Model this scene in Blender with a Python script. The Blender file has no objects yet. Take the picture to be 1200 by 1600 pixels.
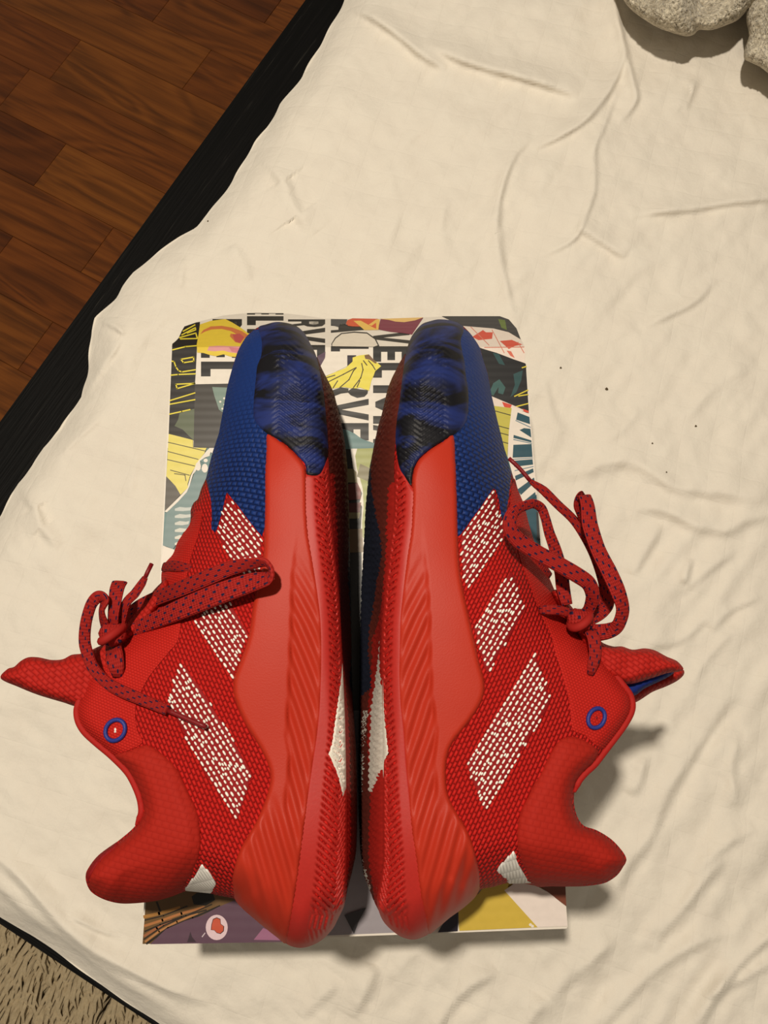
import bpy, bmesh, math, random
import numpy as np
from mathutils import Vector
from mathutils.geometry import delaunay_2d_cdt

random.seed(7)
rng = np.random.default_rng(7)
scene = bpy.context.scene
COL = scene.collection

# ------------------------------------------------------------------ camera
FPX = 1202.0                      # focal length in pixels of the 1200 x 1600 photograph
TILT = math.radians(14.2)         # looking down, tipped a little forward
CAMZ = 1.074
BED_Z = 0.500                     # top of the mattress
BOX_H = 0.125
BOX_Z = BED_Z + BOX_H             # lid of the shoe box
cam_data = bpy.data.cameras.new('camera')
cam_data.sensor_fit = 'VERTICAL'
cam_data.sensor_height = 24.0
cam_data.lens = FPX / 1600.0 * 24.0
cam_data.clip_start = 0.02
cam = bpy.data.objects.new('camera', cam_data)
cam.location = (0, 0, CAMZ)
cam.rotation_euler = (TILT, 0, 0)
COL.objects.link(cam)
scene.camera = cam

# ------------------------------------------------------------------ light
world = bpy.data.worlds.new('room_light')
scene.world = world
world.use_nodes = True
bg = world.node_tree.nodes['Background']
bg.inputs[0].default_value = (1.0, 0.88, 0.70, 1)
bg.inputs[1].default_value = 0.20
lamp_data = bpy.data.lights.new('room_bulb', 'POINT')
lamp_data.energy = 60.0
lamp_data.color = (1.0, 0.895, 0.745)
lamp_data.shadow_soft_size = 0.030
lamp = bpy.data.objects.new('room_bulb', lamp_data)
lamp.location = (-0.16, 0.27, 1.82)
COL.objects.link(lamp)

vs = scene.view_settings
vs.view_transform = 'Standard'
vs.look = 'None'
vs.gamma = 1.0
vs.use_curve_mapping = False
vs.exposure = 0.0

# ------------------------------------------------------------------ helpers
CT, ST = math.cos(TILT), math.sin(TILT)

def P(u, v, z):
    """photo pixel + height -> point in the room"""
    u = np.asarray(u, float); v = np.asarray(v, float); z = np.asarray(z, float)
    du = u - 600.0; dv = 800.0 - v
    k = (CAMZ - z) / (FPX * CT - dv * ST)
    return np.stack([du * k, (dv * CT + FPX * ST) * k, z + 0 * k], axis=-1)

def T(ox, oy, s):
    return lambda pts: [(ox + x / s, oy + y / s) for x, y in pts]

def srgb(r, g, b):
    def c(x):
        x /= 255.0
        return x / 12.92 if x <= 0.04045 else ((x + 0.055) / 1.055) ** 2.4
    return (c(r), c(g), c(b), 1.0)

def catmull(pts, step, closed=True):
    pts = np.asarray(pts, float); n = len(pts); out = []
    rngi = range(n) if closed else range(n - 1)
    for i in rngi:
        if closed:
            p0, p1, p2, p3 = pts[i - 1], pts[i], pts[(i + 1) % n], pts[(i + 2) % n]
        else:
            p1, p2 = pts[i], pts[i + 1]
            p0 = pts[i - 1] if i > 0 else 2 * p1 - p2
            p3 = pts[i + 2] if i + 2 < n else 2 * p2 - p1
        L = np.linalg.norm((p2 - p1)[:2]) if pts.shape[1] < 3 or step > 0.5 else np.linalg.norm(p2 - p1)
        m = max(1, int(round(L / step)))
        m1 = (p2 - p0) * 0.5; m2 = (p3 - p1) * 0.5
        d = np.linalg.norm(p2 - p1) + 1e-9
        for m_ in (m1, m2):
            l = np.linalg.norm(m_)
            if l > d: m_ *= d / l
        for k in range(m):
            t = k / m
            out.append((2*t**3-3*t**2+1)*p1 + (t**3-2*t**2+t)*m1 + (-2*t**3+3*t**2)*p2 + (t**3-t**2)*m2)
    if not closed: out.append(pts[-1])
    return np.array(out)

def resample(pts, step):
    pts = np.asarray(pts, float); out = []
    n = len(pts)
    for i in range(n):
        a, b = pts[i], pts[(i + 1) % n]
        m = max(1, int(round(np.linalg.norm(b - a) / step)))
        for k in range(m): out.append(a + (b - a) * k / m)
    return np.array(out)

def inside(poly, q):
    poly = np.asarray(poly, float); q = np.asarray(q, float)
    x, y = q[:, 0], q[:, 1]; res = np.zeros(len(q), bool)
    a = poly; b = np.roll(poly, -1, axis=0)
    for (x1, y1), (x2, y2) in zip(a, b):
        c = ((y1 > y) != (y2 > y))
        if y1 == y2: continue
        res ^= c & (x < (x2 - x1) * (y - y1) / (y2 - y1) + x1)
    return res

def dist_poly(poly, q, closed=True, chunk=20000):
    """distance of q to a polyline, index of the nearest segment and parameter on it"""
    a = np.asarray(poly, float)
    b = np.roll(a, -1, axis=0) if closed else a[1:]
    if not closed: a = a[:-1]
    ab = b - a; L = (ab ** 2).sum(1) + 1e-12
    D = np.empty(len(q)); I = np.empty(len(q), int); TT = np.empty(len(q))
    for s in range(0, len(q), chunk):
        p = q[s:s + chunk]
        t = np.clip(((p[:, None, :] - a[None]) * ab[None]).sum(2) / L, 0, 1)
        d2 = ((a[None] + t[..., None] * ab[None] - p[:, None, :]) ** 2).sum(2)
        i = d2.argmin(1); r = np.arange(len(p))
        D[s:s + chunk] = np.sqrt(d2[r, i]); I[s:s + chunk] = i; TT[s:s + chunk] = t[r, i]
    return D, I, TT

def triangulate(poly, spacing):
    """CDT of a pixel polygon with an inner grid; returns points, triangles, boundary flag"""
    poly = np.asarray(poly, float)
    lo, hi = poly.min(0), poly.max(0)
    gx, gy = np.meshgrid(np.arange(lo[0], hi[0], spacing), np.arange(lo[1], hi[1], spacing * 0.9))
    gx = gx + (np.arange(gx.shape[0]) % 2)[:, None] * spacing * 0.5
    q = np.stack([gx.ravel(), gy.ravel()], 1)
    if len(q):
        q = q[inside(poly, q)]
    if len(q):
        d, _, _ = dist_poly(poly, q); q = q[d > spacing * 0.45]
    pts = [Vector(p) for p in poly] + [Vector(p) for p in q]
    n = len(poly)
    vo, eo, fo, ov, oe, of = delaunay_2d_cdt(pts, [], [list(range(n))], 1, 1e-5)
    V = np.array([(p.x, p.y) for p in vo]); F = []
    for f in fo:
        for k in range(1, len(f) - 1):
            a, b, c = f[0], f[k], f[k + 1]
            ar = (V[b][0]-V[a][0])*(V[c][1]-V[a][1]) - (V[b][1]-V[a][1])*(V[c][0]-V[a][0])
            if abs(ar) < 1e-9: continue
            F.append((a, c, b) if ar > 0 else (a, b, c))     # pixel y runs down: flip so that faces look up
    return V, F

def wallquad(pl, n0, n, i, j):
    """side quad between an upper and a lower copy of an outline, facing outwards"""
    x, y = pl[:, 0], pl[:, 1]
    ccw = (x * np.roll(y, -1) - np.roll(x, -1) * y).sum() > 0
    qd = (n0 + i, n0 + n + i, n0 + n + j, n0 + j)
    return qd[::-1] if ccw else qd

def mesh_obj(name, V, F, mats, parent=None, smooth=True, fmat=None, base=None, uv=None):
    me = bpy.data.meshes.new(name)
    V = np.asarray(V, float)
    if base is not None: V = V - np.asarray(base)
    me.from_pydata([tuple(p) for p in V], [], [tuple(int(i) for i in f) for f in F])
    if not isinstance(mats, (list, tuple)): mats = [mats]
    for m in mats: me.materials.append(m)
    if fmat is not None: me.polygons.foreach_set('material_index', np.asarray(fmat, np.int32))
    if smooth: me.polygons.foreach_set('use_smooth', np.ones(len(me.polygons), bool))
    if uv is not None:
        l = me.uv_layers.new(name='UVMap')
        li = np.empty(len(me.loops), np.int32); me.loops.foreach_get('vertex_index', li)
        l.data.foreach_set('uv', np.asarray(uv, float)[li].ravel())
    me.update()
    o = bpy.data.objects.new(name, me); COL.objects.link(o)
    if parent is not None: o.parent = parent
    return o

def empty(name, loc, label, cat, group=None):
    o = bpy.data.objects.new(name, None); COL.objects.link(o)
    o.location = loc; o.empty_display_size = 0.05
    tag(o, label, cat, group)
    return o

def tag(o, label=None, cat=None, group=None, kind=None):
    if label: o['label'] = label
    if cat: o['category'] = cat
    if group: o['group'] = group
    if kind: o['kind'] = kind
    return o

def box_verts(x0, x1, y0, y1, z0, z1):
    V = [(x0,y0,z0),(x1,y0,z0),(x1,y1,z0),(x0,y1,z0),(x0,y0,z1),(x1,y0,z1),(x1,y1,z1),(x0,y1,z1)]
    F = [(0,3,2,1),(4,5,6,7),(0,1,5,4),(1,2,6,5),(2,3,7,6),(3,0,4,7)]
    return np.array(V, float), F

def smoothstep(a, b, x):
    t = np.clip((x - a) / (b - a), 0, 1)
    return t * t * (3 - 2 * t)

# ------------------------------------------------------------------ materials
class NT:
    """tiny node-tree writer"""
    def __init__(s, name):
        s.m = bpy.data.materials.new(name); s.m.use_nodes = True
        s.t = s.m.node_tree; s.b = s.t.nodes['Principled BSDF']
    def n(s, kind, ins=None, **kw):
        nd = s.t.nodes.new(kind)
        for k, v in kw.items(): setattr(nd, k, v)
        for k, v in (ins or {}).items(): s.put(nd.inputs[k], v)
        return nd
    def put(s, sock, v):
        if isinstance(v, bpy.types.NodeSocket): s.t.links.new(v, sock)
        elif isinstance(v, bpy.types.Node): s.t.links.new(v.outputs[0], sock)
        else: sock.default_value = v
    def math(s, op, a, b=0.0, c=0.0):
        nd = s.n('ShaderNodeMath', operation=op)
        s.put(nd.inputs[0], a); s.put(nd.inputs[1], b); s.put(nd.inputs[2], c)
        return nd.outputs[0]
    def obj(s): return s.n('ShaderNodeTexCoord').outputs['Object']
    def xyz(s, vec):
        nd = s.n('ShaderNodeSeparateXYZ', {0: vec}); return nd.outputs
    def noise(s, vec, scale, detail=2.0, rough=0.5, dist=0.0):
        return s.n('ShaderNodeTexNoise', {'Vector': vec, 'Scale': scale, 'Detail': detail, 'Roughness': rough, 'Distortion': dist}).outputs[0]
    def ramp(s, fac, stops, interp='LINEAR'):
        nd = s.n('ShaderNodeValToRGB', {0: fac}); cr = nd.color_ramp; cr.interpolation = interp
        while len(cr.elements) < len(stops): cr.elements.new(0.5)
        for e, (p, c) in zip(cr.elements, stops):
            e.position = p; e.color = c if hasattr(c, '__len__') else (c, c, c, 1)
        return nd.outputs[0]
    def mix(s, fac, a, b):
        nd = s.n('ShaderNodeMix', data_type='RGBA')
        s.put(nd.inputs[0], fac); s.put(nd.inputs[6], a); s.put(nd.inputs[7], b)
        return nd.outputs[2]
    def bump(s, h, strength=0.5, dist=0.001, normal=None):
        nd = s.n('ShaderNodeBump', {'Strength': strength, 'Distance': dist, 'Height': h})
        if normal is not None: s.put(nd.inputs['Normal'], normal)
        return nd.outputs[0]
    def out(s, color=None, rough=0.6, spec=0.3, normal=None, sheen=None, coat=None):
        if color is not None: s.put(s.b.inputs['Base Color'], color)
        s.put(s.b.inputs['Roughness'], rough)
        s.put(s.b.inputs['Specular IOR Level'], spec)
        if normal is not None: s.put(s.b.inputs['Normal'], normal)
        if sheen: s.b.inputs['Sheen Weight'].default_value = sheen
        if coat: s.b.inputs['Coat Weight'].default_value = coat
        return s.m

def plain(name, c, rough=0.6, spec=0.3, nscale=900.0, bd=0.0002, var=0.08):
    a = NT(name); v = a.obj()
    nz = a.noise(v, nscale, 3)
    dark = tuple(x * (1 - var * 2) for x in c[:3]) + (1,)
    col = a.mix(a.math('MULTIPLY', nz, 1.0), dark, c)
    return a.out(col, rough, spec, a.bump(nz, 0.4, bd))

def weave(name, c, dark, px, py, rot, bd, rough=0.7, spec=0.16, glint=None, fade=None):
    """knitted or meshed cloth: raised lozenges in staggered rows"""
    a = NT(name); o = a.obj()
    mp = a.n('ShaderNodeMapping', {'Vector': o, 'Rotation': (0, 0, rot)})
    x, y, z = a.xyz(mp.outputs[0])
    wob = a.math('MULTIPLY', a.math('SUBTRACT', a.noise(o, 120, 2), 0.5), 1.1)
    row = a.math('FLOOR', a.math('DIVIDE', y, py))
    fx = a.math('ABSOLUTE', a.math('SINE', a.math('ADD', a.math('MULTIPLY', a.math('ADD', a.math('DIVIDE', x, px), a.math('MULTIPLY', row, 0.5)), math.pi), wob)))
    fy = a.math('ABSOLUTE', a.math('SINE', a.math('MULTIPLY', y, math.pi / py)))
    h = a.math('MULTIPLY', a.math('POWER', fx, 0.55), a.math('POWER', fy, 0.6))
    if fade is not None:
        yy = a.xyz(o)[1]
        f = a.n('ShaderNodeMapRange', {0: yy, 1: fade[0], 2: fade[1], 3: 1.0, 4: 0.12}).outputs[0]
        bumpd = a.math('MULTIPLY', h, f)
        shade = a.math('SUBTRACT', 1.0, a.math('MULTIPLY', a.math('SUBTRACT', 1.0, h), f))
    else:
        bumpd = h; shade = h
    fine = a.noise(o, 1500, 2)
    col = a.mix(shade, dark, c)
    col = a.mix(a.math('MULTIPLY', fine, 0.25), col, tuple(min(1, q * 1.3) for q in c[:3]) + (1,))
    nrm = a.bump(a.math('ADD', bumpd, a.math('MULTIPLY', fine, 0.25)), 0.9, bd)
    return a.out(col, rough, spec, nrm)

RED = srgb(205, 38, 24)
M = {}
M['knit'] = weave('red_knit', srgb(188, 29, 23), srgb(118, 12, 12), 0.0030, 0.0017, math.radians(62), 0.0010)
M['knit_r'] = weave('red_knit_mirrored', srgb(188, 29, 23), srgb(118, 12, 12), 0.0030, 0.0017, math.radians(-62), 0.0010)
M['eyestay'] = weave('red_fine_cloth', srgb(180, 32, 23), srgb(160, 23, 18), 0.0016, 0.0012, math.radians(20), 0.0003)
M['collar'] = weave('red_honeycomb_cloth', srgb(158, 33, 22), srgb(149, 29, 19), 0.0034, 0.0027, math.radians(12), 0.00018, rough=0.75, spec=0.15)
M['tongue'] = weave('red_tongue_cloth', srgb(172, 32, 24), srgb(146, 20, 15), 0.0034, 0.0022, math.radians(40), 0.0005)
M['overlay'] = weave('blue_mesh', srgb(22, 50, 112), srgb(9, 22, 66), 0.0034, 0.0026, math.radians(15), 0.0013, rough=0.55, spec=0.2, fade=(0.075, 0.125))
M['white_cloth'] = weave('white_ribbed_cloth', srgb(236, 232, 224), srgb(200, 196, 190), 0.0014, 0.006, math.radians(-20), 0.0003)
M['blue_cloth'] = plain('blue_lining', srgb(22, 40, 110), 0.8, 0.15)
M['blue_thread'] = plain('blue_thread', srgb(34, 46, 128), 0.5, 0.4, 2500, 0.0004)
M['stitch'] = plain('white_thread', srgb(240, 236, 226), 0.6, 0.3, 2500, 0.0002, 0.04)
M['stripe'] = plain('dark_red_backing', srgb(140, 20, 22), 0.7, 0.2, 1600, 0.0003)
M['lip'] = plain('maroon_lip_cloth', srgb(140, 24, 26), 0.75, 0.15, 1600, 0.0003)
M['piping'] = plain('red_piping', srgb(166, 30, 25), 0.7, 0.2, 1600, 0.0003)
M['white_rubber'] = plain('white_rubber', srgb(226, 220, 208), 0.55, 0.3)
M['navy_rubber'] = plain('navy_shank', srgb(36, 40, 56), 0.5, 0.35)
M['red_rubber'] = plain('red_rubber', srgb(174, 37, 30), 0.5, 0.32, 700, 0.00012)
M['shaded_rubber'] = plain('shade_darkened_red_tread', srgb(104, 40, 30), 0.6, 0.3)  # dark red tread, deepened so its colour carries the shade under the sole

def foam():
    a = NT('orange_red_foam'); o = a.obj()
    g = a.noise(o, 1300, 3, 0.6); l = a.noise(o, 60, 2)
    col = a.mix(l, srgb(167, 42, 24), srgb(175, 47, 28))
    return a.out(col, 0.5, 0.2, a.bump(g, 0.35, 0.0002))
M['foam'] = foam()

def marbled():
    a = NT('navy_black_marbled_rubber'); o = a.obj()
    mp = a.n('ShaderNodeMapping', {'Vector': o, 'Scale': (30, 75, 30), 'Rotation': (0, 0, 0.35)})
    nz = a.noise(mp.outputs[0], 1.0, 3, 0.6, 0.6)
    col = a.ramp(nz, [(0.43, srgb(18, 18, 23)), (0.60, srgb(31, 44, 100))])
    g = a.noise(o, 1400, 2)
    return a.out(col, 0.5, 0.22, a.bump(g, 0.3, 0.00015))
M['marbled'] = marbled()

def lace_mat():
    a = NT('red_lace_with_blue_flecks')
    uv = a.n('ShaderNodeTexCoord').outputs['UV']
    u, v, _ = a.xyz(uv)
    c = a.math('MULTIPLY', u, 4.0)
    row = a.math('FLOOR', c)
    b = a.math('ADD', a.math('DIVIDE', v, 0.0062), a.math('MULTIPLY', row, 0.37))
    fa = a.math('ABSOLUTE', a.math('SUBTRACT', a.math('FRACT', c), 0.5))
    fb = a.math('ABSOLUTE', a.math('SUBTRACT', a.math('FRACT', b), 0.5))
    fleck = a.math('MULTIPLY', a.math('LESS_THAN', fa, 0.22), a.math('LESS_THAN', fb, 0.13))
    rib = a.math('SINE', a.math('MULTIPLY', u, 2 * math.pi * 9))
    st = a.math('SINE', a.math('ADD', a.math('MULTIPLY', v, 2 * math.pi / 0.0016), a.math('MULTIPLY', rib, 1.0)))
    h = a.math('ADD', a.math('MULTIPLY', rib, 0.6), a.math('MULTIPLY', st, 0.4))
    col = a.mix(a.math('MULTIPLY_ADD', h, 0.3, 0.5), srgb(128, 22, 20), srgb(166, 34, 27))
    col = a.mix(fleck, col, srgb(34, 22, 52))
    return a.out(col, 0.75, 0.2, a.bump(h, 0.6, 0.0004))
M['lace'] = lace_mat()
M['aglet'] = plain('dark_red_lace_tip', srgb(120, 16, 22), 0.45, 0.35)

def sheet_mat():
    a = NT('white_cotton_sheet'); o = a.obj()
    mp = a.n('ShaderNodeMapping', {'Vector': o, 'Rotation': (0, 0, math.radians(-29))})
    x, y, z = a.xyz(mp.outputs[0])
    # quilting of the mattress faintly pressed through the cloth
    qx = a.math('ABSOLUTE', a.math('SINE', a.math('MULTIPLY', a.math('ADD', x, y), math.pi / 0.034)))
    qy = a.math('ABSOLUTE', a.math('SINE', a.math('MULTIPLY', a.math('SUBTRACT', x, y), math.pi / 0.034)))
    q = a.math('MULTIPLY', a.math('POWER', qx, 0.35), a.math('POWER', qy, 0.35))
    n1 = a.noise(o, 55, 4, 0.6); n2 = a.noise(o, 2200, 2)
    nb = a.bump(q, 0.32, 0.0013)
    nb = a.bump(n1, 0.55, 0.0028, nb)
    nb = a.bump(n2, 0.25, 0.0002, nb)
    return a.out(a.mix(n1, srgb(224, 216, 204), srgb(232, 226, 214)), 0.9, 0.12, nb, sheen=0.1)
M['sheet'] = sheet_mat()

def blackwood():
    a = NT('black_stained_wood'); o = a.obj()
    mp = a.n('ShaderNodeMapping', {'Vector': o, 'Scale': (14, 420, 420)})
    nz = a.noise(mp.outputs[0], 1.0, 3, 0.7)
    h = a.ramp(nz, [(0.40, 0.0), (0.62, 1.0)])
    col = a.ramp(nz, [(0.40, srgb(4, 4, 4)), (0.64, srgb(9, 8, 8)), (0.78, srgb(50, 48, 44))])
    return a.out(col, 0.6, 0.12, a.bump(h, 0.4, 0.0004))
M['blackwood'] = blackwood()

def oak():
    a = NT('brown_oak_parquet'); o = a.obj()
    oi = a.n('ShaderNodeObjectInfo').outputs['Random']
    off = a.n('ShaderNodeCombineXYZ', {0: a.math('MULTIPLY', oi, 17.0), 1: a.math('MULTIPLY', oi, 5.0), 2: a.math('MULTIPLY', oi, 31.0)})
    pos = a.n('ShaderNodeVectorMath', {0: o, 1: off.outputs[0]}, operation='ADD').outputs[0]
    mp = a.n('ShaderNodeMapping', {'Vector': pos, 'Scale': (4, 95, 5)})
    g1 = a.noise(mp.outputs[0], 1.0, 4, 0.65, 0.8)
    mp2 = a.n('ShaderNodeMapping', {'Vector': pos, 'Scale': (2.2, 9, 2.2)})
    fig = a.noise(mp2.outputs[0], 1.0, 2, 0.5, 1.2)
    rings = a.math('SINE', a.math('MULTIPLY', fig, 46.0))
    g = a.math('ADD', a.math('MULTIPLY', g1, 0.7), a.math('MULTIPLY', rings, 0.08))
    col = a.ramp(g, [(0.18, srgb(92, 54, 20)), (0.42, srgb(128, 78, 32)), (0.68, srgb(152, 98, 44))])
    tone = a.ramp(oi, [(0.0, srgb(200, 170, 140)), (0.5, srgb(235, 205, 170)), (1.0, srgb(255, 240, 200))])
    mulc = a.n('ShaderNodeMix', data_type='RGBA', blend_type='MULTIPLY')
    a.put(mulc.inputs[0], 1.0); a.put(mulc.inputs[6], col); a.put(mulc.inputs[7], tone)
    return a.out(mulc.outputs[2], 0.38, 0.35, a.bump(g1, 0.2, 0.0006))
M['oak'] = oak()

def wool(name, c1, c2, scale):
    a = NT(name); o = a.obj()
    vor = a.n('ShaderNodeTexVoronoi', {'Vector': o, 'Scale': scale}).outputs[0]
    nz = a.noise(o, scale * 0.55, 3, 0.7)
    big = a.noise(o, 45, 2)
    f = a.math('ADD', a.math('MULTIPLY', nz, 0.75), a.math('MULTIPLY', big, 0.3))
    col = a.ramp(f, [(0.36, c2), (0.66, c1)])
    h = a.math('SUBTRACT', a.math('MULTIPLY', nz, 1.0), a.math('MULTIPLY', vor, 0.8))
    return a.out(col, 0.95, 0.05, a.bump(h, 1.0, 0.0022), sheen=0.2)
M['wool'] = wool('grey_boucle_wool', srgb(224, 214, 192), srgb(132, 120, 100), 420)
M['pile'] = plain('grey_beige_pile', srgb(216, 196, 160), 0.95, 0.05, 300, 0.0004, 0.22)
M['rug_back'] = plain('rug_backing', srgb(110, 98, 80), 0.95, 0.05)
M['mattress'] = plain('mattress_ticking', srgb(220, 214, 204), 0.9, 0.1)
M['lint'] = plain('dark_lint', srgb(92, 78, 58), 0.9, 0.1)
_ink = {}
def ink(c, gloss=0.38):
    k = tuple(c)
    if k not in _ink:
        a = NT('print_%02x%02x%02x' % k); o = a.obj()
        nz = a.noise(o, 260, 2)
        lin = srgb(*c)
        dk = tuple(x * 0.88 for x in lin[:3]) + (1,)
        # the corrugated board ripples the print a little
        y = a.xyz(o)[1]
        rip = a.math('SINE', a.math('MULTIPLY', y, 2 * math.pi / 0.0052))
        _ink[k] = a.out(a.mix(nz, dk, lin), gloss, 0.4, a.bump(rip, 0.05, 0.0003))
    return _ink[k]

# ------------------------------------------------------------------ floor of oak strips
DIR = np.array([math.cos(math.radians(-29.2)), math.sin(math.radians(-29.2))])   # along the strips, square to the bed
NOR = np.array([-DIR[1], DIR[0]])
V, F = box_verts(-1.9, 1.9, -1.5, 2.2, -0.05, -0.0016)
floor = mesh_obj('floor', V, F, plain('dark_subfloor', srgb(80, 46, 18), 0.8, 0.1), smooth=False)
tag(floor, 'brown oak parquet floor beside the bed', kind='structure')
PITCH = 0.0915; N0 = float(P(0, 85, 0)[:2] @ NOR)
def row_of(p): return int(math.floor((p[:2] @ NOR - N0) / PITCH))
joints = {}
for px in [(104, 90), (85, 248), (154, 387), (250, 18), (38, 118), (18, 372), (70, 520), (310, 105), (168, 512)]:
    w = P(px[0], px[1], 0)
    joints.setdefault(row_of(w), []).append(float(w[:2] @ DIR))
_planks = {}
for r in range(-11, 9):
    js = sorted(joints.get(r, []))
    if not js: js = [rng.uniform(-0.9, -0.6)]
    keep = [js[0]]
    for j in js[1:]:
        if j - keep[-1] > 0.15: keep.append(j)
    js = keep
    while js[0] > -1.5: js.insert(0, js[0] - rng.uniform(0.36, 0.5))
    while js[-1] < 0.35: js.append(js[-1] + rng.uniform(0.36, 0.5))
    for a_, b_ in zip(js[:-1], js[1:]):
        L = b_ - a_ - 0.0006; Wd = PITCH - 0.0005
        V, F = box_verts(-L/2, L/2, -Wd/2, Wd/2, -0.0016, 0.0)
        e = 0.0004                                                   # eased upper edges
        V2 = np.array([(-L/2+e,-Wd/2+e,0),(L/2-e,-Wd/2+e,0),(L/2-e,Wd/2-e,0),(-L/2+e,Wd/2-e,0)])
        V[4:, 2] = -e
        VV = np.vstack([V, V2])
        FF = [(0,1,5,4),(1,2,6,5),(2,3,7,6),(3,0,4,7),(4,5,9,8),(5,6,10,9),(6,7,11,10),(7,4,8,11),(8,9,10,11)]
        o = mesh_obj('plank', VV, FF, M['oak'], floor, smooth=False)
        c = DIR * (a_ + b_) / 2 + NOR * (N0 + (r + 0.5) * PITCH)
        o.location = (c[0], c[1], 0); o.rotation_euler = (0, 0, math.radians(-29.2))

# ------------------------------------------------------------------ bed frame, mattress
RAIL_Z = 0.478
eA = P(471, 0, RAIL_Z)[:2]; eB = P(25, 625, RAIL_Z)[:2]
fA = P(0, 1447, RAIL_Z)[:2]
nl = np.array([DIR[0], DIR[1]])            # from the long rail into the bed
lo_s = float(eA @ nl + eB @ nl) / 2        # outer face of the long rail, along DIR
lo_n = float(fA @ NOR)                     # outer face of the foot rail, along NOR
bed = empty('bed', (*(DIR * (lo_s + 0.8) + NOR * (lo_n + 1.0)), 0.0), 'low bed of black stained wood, its rails showing along the white sheet', 'bed')
bed.rotation_euler = (0, 0, math.radians(-29.2))
def bed_box(name, s0, s1, n0, n1, z0, z1, mat=M['blackwood'], turn=False):
    cs, cn = (s0 + s1) / 2, (n0 + n1) / 2
    if turn: V, F = box_verts(n0 - cn, n1 - cn, -(s1 - cs), -(s0 - cs), z0, z1)
    else: V, F = box_verts(s0 - cs, s1 - cs, n0 - cn, n1 - cn, z0, z1)
    bm = bmesh.new()
    vv = [bm.verts.new(p) for p in V]
    for f in F: bm.faces.new([vv[i] for i in f])
    bmesh.ops.bevel(bm, geom=[e for e in bm.edges], offset=0.0025, segments=2, affect='EDGES')
    me = bpy.data.meshes.new(name); bm.to_mesh(me); bm.free(); me.materials.append(mat)
    o = bpy.data.objects.new(name, me); COL.objects.link(o); o.parent = bed
    o.location = (cs - lo_s - 0.8, cn - lo_n - 1.0, 0)
    if turn: o.rotation_euler = (0, 0, math.pi / 2)
    return o
W_BED, L_BED = 1.6, 2.0
bed_box('side_rail', lo_s, lo_s + 0.085, lo_n, lo_n + L_BED, 0.22, RAIL_Z, turn=True)
bed_box('side_rail', lo_s + W_BED - 0.085, lo_s + W_BED, lo_n, lo_n + L_BED, 0.22, RAIL_Z, turn=True)
bed_box('foot_rail', lo_s + 0.0855, lo_s + W_BED - 0.0855, lo_n, lo_n + 0.03, 0.22, RAIL_Z)
bed_box('head_rail', lo_s + 0.0855, lo_s + W_BED - 0.0855, lo_n + L_BED - 0.03, lo_n + L_BED, 0.22, RAIL_Z)
bed_box('slat_base', lo_s + 0.086, lo_s + W_BED - 0.086, lo_n + 0.0305, lo_n + L_BED - 0.0305, 0.26, 0.30)
for s_ in (lo_s + 0.005, lo_s + W_BED - 0.075):
    for n_ in (lo_n + 0.005, lo_n + L_BED - 0.075):
        bed_box('leg', s_, s_ + 0.07, n_, n_ + 0.07, 0.0, 0.222)
V, F = box_verts(lo_s + 0.105, lo_s + W_BED - 0.105, lo_n + 0.05, lo_n + L_BED - 0.05, 0.3005, BED_Z - 0.009)
V = np.array([np.append(DIR * p[0] + NOR * p[1], p[2]) for p in V])
mt = mesh_obj('mattress', V, F, M['mattress'], smooth=False)
tag(mt, 'pale mattress under the white sheet in the black bed frame', 'mattress')

# ------------------------------------------------------------------ white sheet
edge = [(760, -330), (640, -150), (560, -40), (537, 0), (500, 73), (471, 121), (437, 162), (417, 200), (400, 221), (385, 246),
        (362, 283), (325, 333), (306, 356), (283, 369), (250, 392), (208, 425), (190, 448), (179, 467), (150, 496), (144, 517),
        (140, 550), (134, 590), (127, 620), (110, 645), (95, 670), (67, 700), (50, 727), (27, 755), (15, 780), (2, 805), (-20, 840), (-60, 910),
        (-150, 1050), (-225, 1170), (-240, 1220), (-215, 1270), (-100, 1365), (0, 1434), (50, 1462), (115, 1507), (170, 1547), (230, 1588), (330, 1658), (480, 1762), (900, 2052), (1250, 2295)]
ev = np.array(edge, float)
NR, NC = 660, 540
vv_ = np.linspace(-330, 2290, NR)
ul = np.interp(vv_, ev[:, 1], ev[:, 0])
ul += 1.2 * np.sin(vv_ / 9.0) + 1.5 * np.sin(vv_ / 23.0 + 1)
sgrid = np.linspace(0, 1, NC) ** 1.15
U = ul[:, None] + (1840 - ul[:, None]) * sgrid[None, :]
Vv = np.repeat(vv_[:, None], NC, 1)
q = np.stack([U.ravel(), Vv.ravel()], 1)
Z = np.zeros(len(q))
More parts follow.
